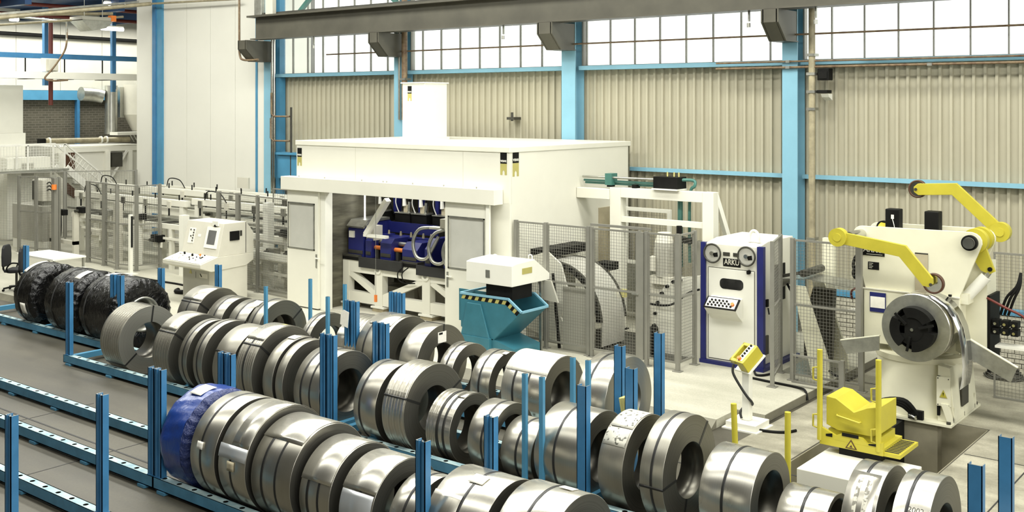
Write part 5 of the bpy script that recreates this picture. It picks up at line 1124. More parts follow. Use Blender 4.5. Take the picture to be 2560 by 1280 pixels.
for k in range(3):
    a0 = 30 + k * 120; n = 14; out = [(-4.80 + .298 * math.cos(R(a0 + 84 * i / n)), 1.35 + .298 * math.sin(R(a0 + 84 * i / n))) for i in range(n + 1)]; inn = [(-4.80 + .165 * math.cos(R(a0 + 84 * i / n)), 1.35 + .165 * math.sin(R(a0 + 84 * i / n))) for i in range(n, -1, -1)]
    MB().prism(out + inn, 'y', 14.60, 15.25).build('segment', 'black', md)
for k in range(3):
    a = R(18 + 120 * k); MB().bar((-4.80 + .1 * math.cos(a), 14.60, 1.35 + .1 * math.sin(a)), (-4.80 + .30 * math.cos(a), 14.60, 1.35 + .30 * math.sin(a)), .03, .03).build('finger', 'black', md)
# guide wings
for pts, y, l, nm in (([(-5.95, .98), (-5.38, 1.12), (-5.38, .92), (-5.85, .80)], 15.0, 'grey steel guide wing left of the decoiler coil', 'left'), ([(-4.40, 1.28), (-3.62, .90), (-3.70, .70), (-4.40, 1.02)], 15.2, 'grey steel guide wing right of the decoiler coil', 'right')):
    w_ = thing('guide_wing', (pts[0][0], y, .8), l, 'guide wing'); MB().prism(pts, 'y', y, y + .02).build('plate', 'zinc', w_); MB().bar((pts[0][0], y + .03, pts[0][1]), (pts[1][0], y + .03, pts[1][1]), .05, .02).build('edge_strip', 'cream', w_)
# valve block right of the decoiler
vb = thing('valve_block', (-3.95, 15.9, 1.0), 'black hydraulic valve block with fittings right of the decoiler', 'valves')
MB().box(-4.10, -4.06, 15.6, 16.1, .7, 1.75).build('mount_plate', 'black', vb)
for i in range(3):
    for k in range(2): q = MB().box(-4.05 + i * .12, -3.96 + i * .12, 15.65, 15.8, 1.22 + .11 * k, 1.31 + .11 * k).build('valve', 'black', vb); MB().cyl((-4.005 + i * .12, 15.65, 1.265 + .11 * k), (-4.005 + i * .12, 15.61, 1.265 + .11 * k), .02, n=10).build('solenoid', 'chrome', q)
MB().box(-4.0, -3.45, 15.6, 15.85, 1.05, 1.08).build('drip_tray', 'white_gloss', vb)
MB().tube([(-4.1, 15.6, 1.72), (-3.85, 15.55, 1.62), (-3.62, 15.55, 1.52), (-3.56, 15.6, 1.35)], .018, 6).build('red_hose', 'red_pipe', vb)
for i in range(3): MB().tube([(-3.95 + .05 * i, 15.7, 1.5), (-3.85 + .05 * i, 15.6, 1.75), (-3.72 + .02 * i, 15.6, 1.92), (-3.68, 15.65, 2.1)], .02, 6).build('hose', 'black', vb)
vl = thing('valve_block', (-5.95, 15.9, 1.3), 'hydraulic valves and looping hoses at the left side of the decoiler', 'valves')
MB().box(-6.02, -5.86, 15.8, 16.0, 1.38, 1.58).build('valve', 'black', vl); MB().box(-6.15, -5.8, 15.75, 16.0, 1.26, 1.28).build('drip_tray', 'white_gloss', vl)
for i in range(2): MB().tube([(-5.8, 15.9, 2.25 - .2 * i), (-6.02, 15.85, 2.12 - .16 * i), (-6.05, 15.8, 1.9 - .1 * i), (-5.82, 15.8, 1.66)], .025, 6).build('hose', 'black', vl)
MB().tube([(-5.82, 15.8, 1.68), (-6.05, 15.75, 1.6), (-6.08, 15.8, 1.45)], .016, 6).build('red_hose', 'red_pipe', vl); MB().prism([(-6.0, 1.7), (-5.8, 1.66), (-5.8, 1.95), (-5.95, 1.98)], 'y', 16.0, 16.02).build('bracket', 'yellow', vl)
cc = thing('cable_coil', (-4.55, 18.3, .0), 'coil of grey cable lying on the floor by the brick wall', 'cable')
for i in range(6):
    r_ = .30 - .03 * i; n = 24; pts = [(-4.55 + r_ * math.cos(2 * PI * k / n), 18.3 + r_ * .8 * math.sin(2 * PI * k / n), .03 + .035 * i + .02 * math.sin(5 * k + i)) for k in range(n + 1)]
    MB().tube(pts, .016, 6, smooth_path=False).build('loop', 'dark_steel', cc)
# ================================================================== COIL CAR IN THE PIT
cr = thing('coil_car', (-4.6, 12.2, -.8), 'white coil car chassis standing in the floor pit', 'coil car')
MB().box(-5.14, -4.03, 11.66, 12.62, -.9, .20).build('chassis', 'white_paint', cr, .01); MB().box(-4.98, -4.30, 12.62, 13.3, -.9, -.1).build('rear_chassis', 'white_paint', cr); MB().box(-4.95, -4.45, 12.45, 12.98, .20, .285).build('lift_column', 'black', cr)
wnd = MB().box(-4.98, -4.55, 11.652, 11.66, -.32, -.02).build('opening', 'black', cr)
for x in (-4.85, -4.72): MB().cyl((x, 11.64, -.2), (x - .05, 11.65, -.05), .012, n=8).build('hose_end', 'chrome', wnd)
for x, z in ((-5.05, -.05), (-4.42, -.12)): MB().cyl((x, 11.65, z), (x, 11.66, z), .012, n=8).build('bolt', 'black', cr)
MB().box(-4.35, -4.0, 13.0, 13.6, -.35, -.28).build('step_plate', 'offwhite', cr)
yc_ = thing('coil_cradle', (-4.75, 12.8, .28), 'yellow V-shaped coil cradle with handled posts on the coil car', 'cradle')
MB().box(-5.18, -4.41, 12.42, 13.08, .285, .37).build('base_frame', 'yellow', yc_, .004)
MB().prism([(-5.18, .37), (-5.18, .50), (-4.98, .42), (-4.92, .45), (-4.66, .45), (-4.60, .40), (-4.41, .44), (-4.41, .37)], 'y', 12.42, 12.46).build('front_apron', 'yellow', yc_)
MB().prism([(-5.10, .42), (-5.02, .44), (-5.02, .395), (-5.10, .395)], 'y', 12.415, 12.42).build('apron_slot', 'black', yc_); MB().prism([(-4.58, .40), (-4.47, .42), (-4.47, .385), (-4.58, .385)], 'y', 12.415, 12.42).build('apron_slot', 'black', yc_); MB().box(-4.90, -4.70, 12.412, 12.42, .435, .475).build('apron_slot', 'black', yc_)
w_ = MB().prism([(-4.86, .30), (-4.72, .30), (-4.79, .41)], 'y', 12.414, 12.42).build('warning_sign', 'brown_rubber', yc_); MB().prism([(-4.838, .312), (-4.742, .312), (-4.79, .388)], 'y', 12.411, 12.414).build('warning_face', 'yellow', w_); MB().prism([(-4.81, .318), (-4.77, .318), (-4.785, .35)], 'y', 12.409, 12.411).build('pictogram', 'brown_rubber', w_)
vp = [(-5.12, .52), (-5.12, .86), (-5.0, .85), (-4.78, .72), (-4.62, .80), (-4.46, .84), (-4.46, .52), (-4.56, .47), (-4.98, .47)]
MB().prism(vp, 'y', 12.48, 13.02).build('v_block', 'yellow', yc_, .006)
MB().box(-5.1, -4.47, 12.5, 13.0, .37, .47).build('block_foot', 'yellow', yc_)
MB().box(-4.42, -4.22, 12.44, 13.08, .285, .33).build('side_step', 'yellow', yc_)
for k in range(10): MB().box(-4.41, -4.25, 12.48 + k * .058, 12.51 + k * .058, .33, .335).build('tread_slot', 'dark_steel', yc_)
MB().tube([(-4.98, 12.47, .66), (-4.97, 12.43, .66), (-4.7, 12.43, .62), (-4.69, 12.47, .62)], .012, 6, smooth_path=False).build('grab_handle', 'yellow', yc_)
for x, y, hs in ((-5.185, 12.44, (.55, 1.12)), (-4.47, 12.44, (.5, .98))):
    p_ = MB().cyl((x, y, .33), (x, y, 1.42 if x < -5 else 1.40), .033, n=20).build('post', 'yellow', yc_)
    for z in hs: MB().tube([(x - .03, y, z - .08), (x - .085, y, z - .07), (x - .085, y, z + .07), (x - .03, y, z + .08)], .012, 6, smooth_path=False).build('handle', 'yellow', p_)
for i, (x, y) in enumerate(((-5.61, 11.02), (-4.99, 11.09))):
    p_ = thing('yellow_post', (x, y, 0), ['leaning yellow post with a handle behind the bright coils, left one', 'upright yellow post behind the bright coils, right one'][i], 'post', 'yellow posts by the pit')
    MB().cyl((x + (.04 if i == 0 else 0), y, .0), (x, y, 1.0), .034, n=20).build('tube', 'yellow', p_)
    MB().tube([(x, y, .45), (x - .12, y, .43), (x - .12, y, .30), (x, y, .28)], .012, 6, smooth_path=False).build('handle', 'yellow', p_)
# ================================================================== CONTROL DESK
dk = thing('control_desk', (-20.2, 14.2, Z0), 'beige control desk with a screen, a sloping button board and side vent', 'control desk')
X0, X1 = -20.62, -19.30
MB().box(X0 + .08, X1 - .28, 13.95, 14.75, Z0, .88).build('pedestal', 'grey_panel', dk, .006); MB().box(X1 - .28, X1, 13.95, 14.75, Z0, .88).build('pedestal_side', 'offwhite', dk, .006)
MB().prism([(13.52, .90), (13.52, .98), (13.95, 1.10), (14.05, 1.10), (14.9, 1.10), (14.9, .95), (14.7, .84), (13.8, .80)], 'x', X0 - .05, X1 + .02).build('desk_body', 'offwhite', dk, .008)
MB().prism([(13.97, 1.10), (14.14, 1.80), (14.72, 1.80), (14.92, 1.55), (14.92, 1.10)], 'x', X0, X1).build('cabinet', 'offwhite', dk, .008)
def sp(u, v, lift=0):      # point on the sloping cabinet face, u along x, v up
    d = Vector((0, .17, .70)).normalized(); n = Vector((0, -.70, .17)).normalized(); return Vector((X0 + u, 13.97, 1.10)) + d * v + n * lift
def sq(u0, u1, v0, v1, l0, l1, name, m, par):
    v = [sp(u, w, l) for l in (l0, l1) for u, w in ((u0, v0), (u1, v0), (u1, v1), (u0, v1))]
    return MB().add(v, BF).build(name, m, par)
bz = sq(.78, 1.22, .16, .62, 0, .02, 'screen_bezel', 'white_gloss', dk); sq(.86, 1.14, .24, .55, .02, .022, 'screen', 'screen', bz)
pn_ = sq(.14, .36, .22, .56, 0, .006, 'switch_plate', 'white_gloss', dk)
for u, v in ((.18, .50), (.30, .50), (.30, .44), (.30, .38), (.30, .32), (.30, .26), (.22, .36)): sq(u, u + .03, v, v + .03, .006, .02, 'switch', 'dark_steel', pn_)
sq(.48, .58, .38, .44, 0, .004, 'name_tag', 'white_gloss', dk); MB().box(X0 + .95, X0 + 1.15, 14.10, 14.13, 1.74, 1.84).build('lamp_bracket', 'white_gloss', dk); p = sp(1.05, .66); MB().cyl(p, p + Vector((0, -.04, 0)), .025, n=10).build('key_switch', 'black', dk)
MB().box(X1 + .0, X1 + .03, 14.28, 14.52, 1.42, 1.62).build('fan_vent', 'black', dk); MB().box(X1, X1 + .012, 14.55, 14.6, 1.5, 1.62).build('vent_latch', 'dark_steel', dk)
MB().box(X1 + .001, X1 + .006, 14.70, 14.712, 1.12, 1.79).build('door_seam', 'dark_steel', dk)
def bp_(u, v, lift=0): n = Vector((0, -.12, .43)).normalized(); return Vector((X0 + u, 13.52, .985)) + Vector((0, .43, .12)) * v + n * lift
v = [bp_(u, w, l) for l in (0, .008) for u, w in ((-.02, .03), (1.3, .03), (1.3, .97), (-.02, .97))]
bo_ = MB().add(v, BF).build('button_board', 'white_gloss', dk)
random.seed(3)
for i in range(26):
    u, w = random.uniform(.1, 1.1), random.uniform(.25, .9); p = bp_(u, w, .008); m = random.choice(['black', 'black', 'zinc', 'offwhite', 'dark_steel']); MB().cyl(p, p + Vector((0, -.006, .02)), .014, n=8).build('button', m, bo_)
for u, w, m in ((.28, .8, 'black'), (.62, .72, 'black'), (.86, .8, 'orange')): p = bp_(u, w, .008); MB().cyl(p, p + Vector((0, -.01, .05)), .022, n=10).build('joystick', m, bo_)
MB().prism([(X0 + .32, .66), (X0 + .42, .66), (X0 + .37, .76)], 'y', 13.944, 13.95).build('warning_sign', 'olive_gold', dk); np_ = MB().box(X0 + .70, X0 + .98, 13.944, 13.95, .60, .70).build('name_plate', 'offwhite', dk); MB().prism([(X0 + .71, .69), (X0 + .74, .69), (X0 + .80, .62), (X0 + .76, .62)], 'y', 13.941, 13.944).build('emblem', 'black', np_)
MB().box(X0 + .56, X0 + .565, 13.945, 13.95, .58, .72).build('handle_slot', 'dark_steel', dk)
tag(MB().tube([(-20.75, 14.1, Z0 + .05), (-20.95, 14.05, Z0 + .05), (-21.1, 14.2, Z0 + .05)], .05, 8).build('floor_cable', 'black'), 'black cable bundle at the foot of the control desk', 'cable')
tag(MB().tube([(-24.6, 14.75, Z0 + .02), (-23.0, 14.7, Z0 + .02), (-21.8, 14.75, Z0 + .02), (-20.7, 14.6, Z0 + .02)], .025, 6).build('floor_cable', 'black'), 'black cable along the floor from the left fence to the desk', 'cable')
# ================================================================== TABLE AND CHAIRS
tb_ = thing('work_table', (-24, 12.75, Z0), 'white table behind the black wrapped coils', 'table')
MB().box(-24.85, -23.18, 12.35, 13.15, .84, .875).build('table_top', 'white_gloss', tb_)
for x in (-24.8, -23.24):
    for y in (12.4, 13.1): MB().box(x, x + .04, y - .02, y + .02, Z0, .84).build('leg', 'zinc', tb_)
tag(MB().box(-24.32, -24.04, 12.7, 12.92, .8755, .880).build('paper_sheet', 'paper'), 'left white paper sheet lying on the white table', 'paper'); tag(MB().prism([(-23.95, 12.6), (-23.6, 12.7), (-23.68, 12.95), (-24.0, 12.85)], 'z', .8755, .882).build('paper_sheet', 'paper'), 'right white paper sheet lying askew on the white table', 'paper')
def chair(x, y, a, label):
    t = thing('office_chair', (x, y, Z0), label, 'chair', 'black office chairs'); t.rotation_euler.z = a
    o0 = ORG[t.name]
    def bl(mb, n, m, bev=0): return mb.build(n, m, t, bev)
    q = MB(); q.prism([(x + px, Z0 + pz) for px, pz in [(-.20, .58), (-.17, .56), (.17, .56), (.20, .58), (.215, .80), (.19, .98), (.12, 1.05), (-.12, 1.05), (-.19, .98), (-.215, .80)]], 'y', y - .26, y - .20); bl(q, 'backrest', 'fabric_black', .02)
    q = MB(); q.prism([(x + px, y + py) for px, py in [(-.22, -.2), (.22, -.2), (.24, .1), (.18, .24), (-.18, .24), (-.24, .1)]], 'z', Z0 + .44, Z0 + .51); bl(q, 'seat', 'fabric_black', .02)
    bl(MB().tube([(x, y - .27, Z0 + .75), (x, y - .30, Z0 + .5), (x, y - .2, Z0 + .42), (x, y, Z0 + .42)], .022, 8), 'back_bar', 'black')
    bl(MB().cyl((x, y, Z0 + .1), (x, y, Z0 + .44), .028, n=12), 'gas_column', 'dark_steel')
    for k in range(5):
        a_ = 2 * PI * k / 5 + .3; l_ = bl(MB().bar((x, y, Z0 + .11), (x + .28 * math.cos(a_), y + .28 * math.sin(a_), Z0 + .07), .04, .035), 'base_leg', 'black')
        bl(MB().cyl((x + .28 * math.cos(a_) - .015, y + .28 * math.sin(a_), Z0 + .03), (x + .28 * math.cos(a_) + .015, y + .28 * math.sin(a_), Z0 + .03), .028, n=10), 'castor', 'black')
    for s_ in (-1, 1): bl(MB().tube([(x + s_ * .22, y - .1, Z0 + .46), (x + s_ * .28, y - .1, Z0 + .55), (x + s_ * .28, y, Z0 + .66), (x + s_ * .27, y + .15, Z0 + .66)], .018, 6), 'armrest', 'black')
chair(-24.15, 12.0, R(-50), 'black office chair at the far left, left one of two')
chair(-23.35, 11.98, R(-45), 'black office chair nearer the black wrapped coils, right one of two')
# ================================================================== LEFT PRODUCTION LINE
def conveyor(label, x0, x1, y0, y1, z, nleg, nrol, mat='white_paint'):
    t = thing('roller_conveyor', ((x0 + x1) / 2, (y0 + y1) / 2, Z0), label, 'conveyor')
    for y in (y0, y1): MB().box(x0, x1, y - .05, y + .05, z - .12, z).build('side_beam', mat, t)
    for k in range(nleg):
        x = x0 + .15 + (x1 - x0 - .3) * k / max(1, nleg - 1)
        for y in (y0, y1): MB().box(x - .06, x + .06, y - .05, y + .05, Z0, z - .12).build('leg', mat, t)
        MB().box(x - .04, x + .04, y0, y1, z - .34, z - .26).build('cross_member', mat, t)
    for k in range(nrol):
        x = x0 + .1 + (x1 - x0 - .2) * k / max(1, nrol - 1); MB().cyl((x, y0 + .05, z - .04), (x, y1 - .05, z - .04), .04, n=10).build('roller', 'dark_steel' if k % 3 else 'zinc', t)
    MB().box(x0 + .1, x1 - .1, y0 - .07, y0 - .05, z - .40, z - .34).build('lower_rail', mat, t)
    return t
conveyor('long white roller conveyor behind the left mesh fence, front lane', -29.0, -22.4, 16.05, 16.85, 1.28, 5, 26)
conveyor('long white roller conveyor behind the left mesh fence, rear lane', -30.0, -19.0, 17.4, 18.2, 1.40, 6, 30)
conveyor('white roller conveyor behind the control desk', -22.2, -18.1, 16.05, 16.9, 1.30, 4, 18)
cv3 = conveyor('white lower roller conveyor between the control desk and the cabin', -20.4, -18.0, 15.55, 15.88, .92, 2, 12)
# gantry beams over the conveyors with grippers
for i, (y, z, xa, xb) in enumerate(((16.45, 1.78, -29.5, -24.0), (17.6, 1.92, -30.6, -19.4), (18.5, 1.88, -28.5, -18.6), (16.5, 1.86, -23.8, -18.2))):
    g_ = thing('gantry_beam', ((xa + xb) / 2, y, z), '%s white gantry beam over the left conveyors' % ['frontmost', 'second', 'rearmost', 'rightmost'][i], 'beam', 'gantry beams')
    MB().box(xa, xb, y - .08, y + .08, z - .08, z + .08).build('beam', 'white_paint', g_, .004)
    MB().box(xa, xb, y + .22, y + .30, z - .26, z - .18).build('guide_rail', 'white_paint', g_); MB().box(xa, xb, y - .30, y - .24, z - .42, z - .36).build('guide_rail', 'zinc', g_)
    for k in range(int((xb - xa) / 1.1)):
        x = xa + .4 + k * 1.1; c_ = MB().box(x - .07, x + .07, y - .12, y - .08, z - .14, z + .04).build('carriage', ['zinc', 'offwhite', 'dark_steel'][k % 3], g_)
        MB().cyl((x, y - .1, z - .34), (x, y - .1, z - .14), .022, n=8).build('gripper', 'black', c_)
        MB().box(x + .3, x + .325, y - .012, y + .012, z + .08, z + .22).build('sensor_post', 'black', g_)
    for x in (xa + .2, xb - .2): MB().box(x - .08, x + .08, y - .07, y + .07, Z0, z - .08).build('leg', 'white_paint', g_)
    MB().tube([(xa + .6, y - .1, z + .08), (xa + .8, y - .15, z + .3), (xa + 1.3, y - .15, z + .28), (xa + 1.5, y - .1, z + .05)], .015, 6).build('hose', 'black', g_)
random.seed(11)
kinds = [('drive_motor', 'black', 'drive motor'), ('cable_duct', 'offwhite', 'cable duct'), ('sensor_box', 'zinc', 'box')]
spots = [(-28.3, 15.95, 1.32, 0), (-27.6, 15.95, .75, 1), (-27.0, 15.95, 1.32, 2), (-25.4, 15.95, 1.32, 0), (-24.6, 15.95, .80, 0), (-23.6, 16.95, 1.45, 2), (-22.7, 15.9, 1.34, 0), (-21.9, 15.9, 1.34, 1), (-21.2, 15.9, .8, 0), (-19.3, 15.9, 1.34, 0), (-18.6, 15.9, 1.36, 0), (-18.9, 15.7, .95, 0), (-19.6, 15.7, .95, 2), (-18.4, 16.9, 1.33, 1)]
for i, (x, y, z, k) in enumerate(spots):
    nm, m, c_ = kinds[k]; w = random.uniform(.12, .22)
    t = thing(nm, (x, y, z), '%s %s, %s from the left along the conveyors' % ({'black': 'black', 'offwhite': 'pale', 'zinc': 'grey'}[m], c_, OR[i]), c_, 'small units on the conveyors')
    MB().box(x - w, x + w, y - .1, y + .1, z, z + random.uniform(.12, .2)).build('housing', m, t, .008); MB().cyl((x - w * .4, y - .1, z + .06), (x - w * .4, y - .2, z + .06), .04, n=10).build('shaft', 'dark_steel', t)
    MB().box(x - w, x + w, y - .02, y + .02, max(Z0, z - .14), z).build('bracket', 'white_paint', t)
# grey hydraulic cabinet with a tall unit on top
hc = thing('hydraulic_cabinet', (-30.6, 15.9, Z0), 'grey hydraulic power cabinet behind the fence at the left edge', 'cabinet')
MB().box(-31.7, -29.9, 15.62, 16.2, Z0 + .28, 1.42).build('tank', 'grey_panel', hc, .01); MB().box(-31.7, -29.9, 15.64, 16.18, Z0, Z0 + .28).build('plinth', 'white_gloss', hc)
MB().prism([(15.75, 1.55), (15.75, 2.16), (16.0, 2.2), (16.15, 1.9), (16.15, 1.55)], 'x', -30.75, -30.15).build('pump_unit', 'offwhite', hc); MB().box(-30.74, -30.45, 15.735, 15.75, 1.58, 2.12).build('cooler_grille', 'dark_steel', hc)
for x in (-30.7, -30.25): MB().box(x - .06, x + .06, 15.8, 16.05, 1.42, 1.55).build('foot', 'zinc', hc)
for i in range(3): MB().tube([(-30.2, 15.9, 2.05 - .1 * i), (-29.9, 15.85, 2.1 - .1 * i), (-29.7, 15.85, 1.85 - .05 * i), (-29.75, 15.85, 1.5), (-29.9, 15.9, 1.42)], .02, 6).build('hose', 'black', hc)
fr_ = thing('hose_frame', (-29.2, 15.9, Z0), 'pale low frame with hanging black hoses right of the grey cabinet', 'frame')
MB().box(-29.75, -29.62, 15.75, 15.9, Z0, 1.35).box(-28.5, -28.4, 15.75, 15.9, Z0, 1.35).box(-29.75, -28.4, 15.75, 15.9, .42, .52).build('frame', 'offwhite', fr_); MB().box(-29.6, -29.1, 15.8, 15.95, 1.2, 1.36).build('manifold', 'black', fr_)
for i in range(2): MB().tube([(-29.3 + .1 * i, 15.8, 1.2), (-29.2 + .1 * i, 15.75, .9), (-29.3 + .1 * i, 15.78, .6), (-29.4, 15.8, .5)], .02, 6).build('hose', 'black', fr_)
tag(MB().box(-24.6, -24.1, 18.45, 18.5, 2.05, 2.35).build('light_screen', 'offwhite'), 'pale rectangular screen with dark ends above the rear conveyor', 'screen')
for i, x in enumerate((-26.5, -25.55)): tag(MB().box(x - .14, x + .14, 15.9, 16.02, Z0, 1.7).build('square_column', ['offwhite', 'white_gloss'][i]), ['pale square column behind the left fence, left one', 'white square column behind the left fence, right one'][i], 'column')
for i, x in enumerate((-23.05, -19.75)): tag(MB().box(x - .09, x + .09, 15.6, 15.78, Z0, 1.62 + .5 * i).build('square_column', 'white_gloss'), ['white square column left of the control desk', 'white ribbed column right of the control desk behind mesh'][i], 'column')
tag(MB().prism([(-18.75, Z0), (-17.9, Z0), (-17.9, .98), (-18.75, .78)], 'y', 15.5, 15.55).build('leaning_sheet', 'grey_panel'), 'grey sheet panel at the foot of the cabin left side', 'sheet')
tag(MB().box(-20.0, -18.0, 15.42, 15.48, .86, 1.02).build('guard_rail', 'white_gloss'), 'white horizontal guard rail left of the cabin', 'rail')
# ================================================================== ANNEX BEHIND (far left)
cb_ = thing('white_cabinet', (-34.3, 16.2, Z0), 'big bright white cabinet at the far left edge', 'cabinet')
MB().box(-35.3, -34, 15.0, 17.11, 3.45, 5.0).build('upper_body', 'white_gloss', cb_, .01); MB().box(-35.3, -33.95, 15.0, 17.17, Z0, 3.45).build('lower_body', 'white_gloss', cb_, .01)
w2 = thing('white_cabinet', (-33.6, 17.3, Z0), 'smaller white cabinet with a grey louvre below the big white one', 'cabinet'); MB().box(-33.9, -33.4, 16.3, 17.7, Z0, 2.68).build('body', 'white_gloss', w2); MB().box(-33.4, -33.38, 16.75, 17.15, 2.1, 2.5).build('louvre', 'grey_panel', w2)
rl = thing('stair', (-33, 17.8, Z0), 'white steel stair with wire mesh railing at the far left', 'stair')
for x in (-33.2, -32.5):
    MB().bar((x, 17.75, 2.35), (x, 20.2, Z0 + .1), .06, .22).build('stringer', 'wire_white', rl)
    MB().bar((x, 15.2, 3.10), (x, 17.75, 3.10), .05, .05).build('handrail', 'wire_white', rl); MB().bar((x, 17.75, 3.10), (x, 20.2, 1.1), .05, .05).build('handrail', 'wire_white', rl)
    for y, z0, z1 in ((15.4, 2.3, 3.1), (16.5, 2.3, 3.1), (17.7, 2.1, 3.1), (18.9, 1.2, 2.15), (20.2, Z0, 1.1)): MB().box(x - .025, x + .025, y - .025, y + .025, z0, z1).build('baluster', 'wire_white', rl)
m_ = MB()
for k in range(22):
    y = 17.75 + k * .11; z = 2.35 - (y - 17.75) * .86; m_.bar((-32.5, y, z), (-32.5, y + .35, z + .45), .008, .008); m_.bar((-32.5, y, z + .62), (-32.5, y + .3, z - .1), .008, .008)
tag(m_.build('wire_mesh', 'wire_white', rl), kind='stuff')
m_ = MB(); wires(m_, (-32.5, 15.2), (-32.5, 17.7), 2.35, 3.08, .09, .09, .008); tag(m_.build('wire_mesh', 'wire_white', rl), kind='stuff')
for k in range(9): MB().box(-33.2, -32.5, 17.8 + k * .26, 18.05 + k * .26, 2.2 - k * .225, 2.23 - k * .225).build('tread', 'zinc', rl)
MB().box(-33.4, -32.3, 15.0, 17.75, 2.28, 2.34).build('landing', 'zinc', rl)
pm = thing('oven_line', (-34.5, 20, Z0), 'white industrial oven with a long pale pipe on top at the far left', 'machine')
MB().box(-36.2, -34.2, 18.4, 21.6, Z0, 2.95).build('body', 'panel_white', pm); MB().box(-34.25, -34.1, 18.25, 21.8, 2.75, 2.92).build('top_beam', 'white_gloss', pm)
MB().cyl((-34.0, 17.85, 3.16), (-34.0, 20.9, 3.14), .09, n=16).build('gas_pipe', 'pipe_beige', pm)
for y in (17.95, 19.8, 20.0): MB().cyl((-34.0, y, 3.155), (-34.0, y + .05, 3.155), .125, n=16).build('pipe_flange', 'white_gloss', pm)
MB().box(-34.15, -33.95, 17.65, 17.85, 3.08, 3.24).build('valve', 'black', pm)
for y in (18.35, 20.05, 20.9): MB().box(-34.2, -34.0, y, y + .14, Z0, 2.75).build('leg', 'white_gloss', pm)
MB().bar((-34.05, 20.1, 1.6), (-34.05, 20.85, 2.75), .07, .07).build('brace', 'wire_white', pm); MB().box(-34.1, -34.0, 20.25, 20.65, 2.2, 2.7).build('gauge_panel', 'dark_steel', pm)
MB().prism([(18.5, 1.5), (18.95, 1.2), (18.95, 2.9), (18.65, 2.9)], 'x', -34.2, -34.12).build('dark_opening', 'brown_rubber', pm)
MB().box(-34.4, -33.9, 20.4, 22.2, 3.3, 3.4).build('top_rail', 'white_gloss', pm)
for k in range(9): MB().bar((-34.0, 20.9 + k * .14, 3.38), (-34.0, 21.1 + k * .14, 3.05), .025, .025).build('slat', 'zinc', pm)
tag(MB().cyl((-35.4, 21.05, 3.3), (-35.4, 21.05, 5.05), .22, n=28).build('flue_duct', 'duct_zinc'), 'shiny vertical round flue duct at the far left', 'duct')
tag(MB().tube([(-35.6, 20.0, 4.75), (-35.6, 20.5, 4.72), (-35.5, 20.8, 4.65)], .25, 16).build('flue_elbow', 'zinc'), 'grey duct elbow beside the shiny flue', 'duct')
tag(MB().box(-35.6, -35.4, 21.4, 21.62, 3.9, 5.0).build('square_duct', 'duct_zinc'), 'narrow square duct right of the shiny flue', 'duct')
sl = MB().cyl((-35.2, 22.25, 4.0), (-35.2, 22.25, 5.1), .72, n=36).cyl((-35.2, 22.25, 3.4), (-35.2, 22.25, 4.0), .42, .72, n=36)
tag(sl.build('silo', 'offwhite'), 'cream silo with a conical foot behind the white panelled wall corner', 'silo')
# overhead services in the annex
tag(MB().box(-33.15, -32.95, 12.5, 23, 5.84, 6.0).build('steel_beam', 'blue_post'), 'bright blue horizontal steel beam at the far left', 'beam')
vd = thing('air_duct', (-33, 17, 5.2), 'white flat air duct hanging under the blue beam', 'duct'); MB().box(-33.3, -32.7, 12.5, 20.6, 5.19, 5.40).build('duct_run', 'white_gloss', vd)
for y in (16.7, 18.0, 19.33): MB().cyl((-33.05, y, 5.40), (-33.05, y, 5.84), .022, n=8).build('hanger', 'black', vd); MB().box(-33.32, -32.68, y - .12, y + .12, 5.17, 5.185).build('hanger_plate', 'dark_steel', vd)
tag(MB().cyl((-36.6, 12.5, 6.86), (-36.6, 25, 6.76), .07, n=12).build('black_pipe', 'black'), 'black horizontal pipe high on the far left wall', 'pipe')
tag(MB().cyl((-33.4, 17.72, 4.35), (-33.4, 17.72, 7.6), .07, n=14).build('red_pipe', 'red_pipe'), 'dark red vertical sprinkler pipe at the far left', 'pipe')
for i, (x, y, w) in enumerate(((-34.2, 17.85, .16), (-34.2, 20.3, .14), (-33.6, 19.95, .12))): tag(MB().box(x, x + w, y, y + w, 5.0 - .1 * i, 7.7).build('blue_hanger', 'blue_post'), ['blue vertical steel member near the red pipe', 'blue vertical steel member behind the duct right end', 'slimmer blue vertical steel member at the duct right end'][i], 'column')
eb2 = thing('switch_box', (-32.8, 17.35, 5.5), 'grey switch box hanging on the blue beam', 'electrical box'); MB().box(-32.9, -32.7, 17.3, 17.6, 5.45, 5.82).build('enclosure', 'offwhite', eb2, .01); MB().box(-32.95, -32.9, 17.15, 17.7, 5.42, 5.85).build('back_plate', 'white_gloss', eb2)
tag(MB().tube([(-32.0, 17.5, 6.9), (-32.0, 17.5, 6.35), (-32.1, 17.45, 6.0), (-32.3, 17.2, 5.5), (-32.4, 17.0, 5.2), (-32.3, 17.2, 5.12), (-32.3, 17.7, 5.15)], .03, 8).build('air_hose', 'pipe_rust'), 'brown hose drooping from the ceiling at the far left', 'hose')
tag(MB().tube([(-31.6, 15.4, 7.0), (-32.0, 17.0, 7.0), (-32.0, 17.5, 6.98), (-32.0, 17.5, 6.4)], .035, 8, smooth_path=False).build('air_pipe', 'zinc'), 'pale pipe ending in the drooping hose at the far left', 'pipe')
for i, (xa, ya, za, xb, yb, zb, r_) in enumerate(((-31.45, 13.0, 6.60, -29.2, 18.7, 7.47, .06), (-31.5, 13.0, 6.88, -30.7, 18.3, 7.22, .05), (-31.3, 13.0, 6.45, -30.75, 18.7, 7.15, .035), (-29.2, 18.7, 7.47, -25.0, 18.75, 7.36, .03))):
    tag(MB().cyl((xa, ya, za), (xb, yb, zb), r_, n=12).build('service_pipe', 'pipe_beige'), ['beige sloping service pipe at the upper left, lowest thick one', 'beige sloping service pipe at the upper left, topmost one', 'thin beige sloping service pipe at the upper left', 'thin pipe crossing the top of the white panelled wall'][i], 'pipe')
ct = thing('cable_tray', (-31.2, 16, 7.0), 'grey ladder cable tray at the upper left corner', 'cable tray')
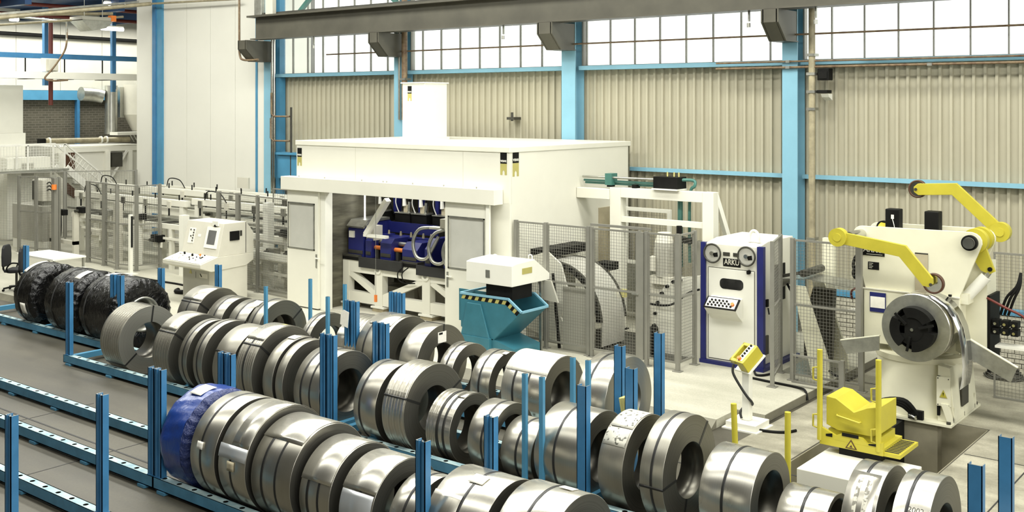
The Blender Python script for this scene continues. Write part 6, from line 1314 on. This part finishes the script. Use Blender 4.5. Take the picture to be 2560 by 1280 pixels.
for dx in (0, .35): MB().bar((-31.5 + dx, 13, 6.72), (-30.7 + dx, 19, 7.62), .03, .06).build('side_rail', 'zinc', ct)
for k in range(22): t_ = k / 22; MB().bar((-31.5 + .8 * t_, 13 + 6 * t_, 6.72 + .9 * t_), (-31.15 + .8 * t_, 13 + 6 * t_, 6.72 + .9 * t_), .03, .02).build('rung', 'zinc', ct)
uh = thing('unit_heater', (-30.6, 17.6, 6.8), 'grey gas unit heater with an orange valve hanging at the upper left', 'heater')
MB().prism([(17.05, 6.92), (17.15, 6.98), (18.0, 7.02), (18.05, 6.9), (17.85, 6.72), (17.4, 6.62)], 'x', -31.0, -30.3).build('reflector', 'zinc', uh); MB().box(-31.0, -30.28, 17.05, 18.0, 6.95, 7.05).build('burner_box', 'grey_panel', uh); MB().box(-30.45, -30.25, 18.0, 18.16, 6.94, 7.12).build('gas_valve', 'orange', uh)
for y in (17.3, 17.9): MB().cyl((-30.6, y, 7.05), (-30.6, y, 7.68), .012, n=6).build('chain', 'zinc', uh)
for i, (x, y0, y1, z) in enumerate(((-31.5, 18.4, 19.15, 6.80), (-31.0, 18.2, 18.9, 7.55), (-31.6, 15.5, 15.75, 6.92))):
    tl = thing('tube_lamp', (x, y0, z), ['glowing tube lamp below the unit heater', 'glowing flat lamp at the ceiling near the white panels', 'small glowing lamp on the sloping pipe'][i], 'lamp', 'glowing lamps'); MB().cyl((x, y0, z), (x, y1, z), .06, n=14).build('tube', 'lamp_tube', tl); MB().box(x - .04, x + .04, y0, y1, z + .06, z + .1).build('fitting', 'white_gloss', tl)
for i, z in enumerate((7.2, 7.45)): tag(MB().cyl((-33 + i, 13, z), (-33 + i, 24, z), .06, n=10).build('sprinkler_main', 'red_pipe'), ['dark red sprinkler main under the annex ceiling, lower one', 'dark red sprinkler main under the annex ceiling, upper one'][i], 'pipe')
for i, y in enumerate((15.5, 18.5, 21.5)): tag(MB().box(-36.8, -30.5, y - .1, y + .1, 7.3, 7.7).build('ceiling_beam', 'ceiling_blue'), '%s dark blue ceiling beam of the annex' % ['nearest', 'middle', 'farthest'][i], 'beam', 'annex ceiling beams')
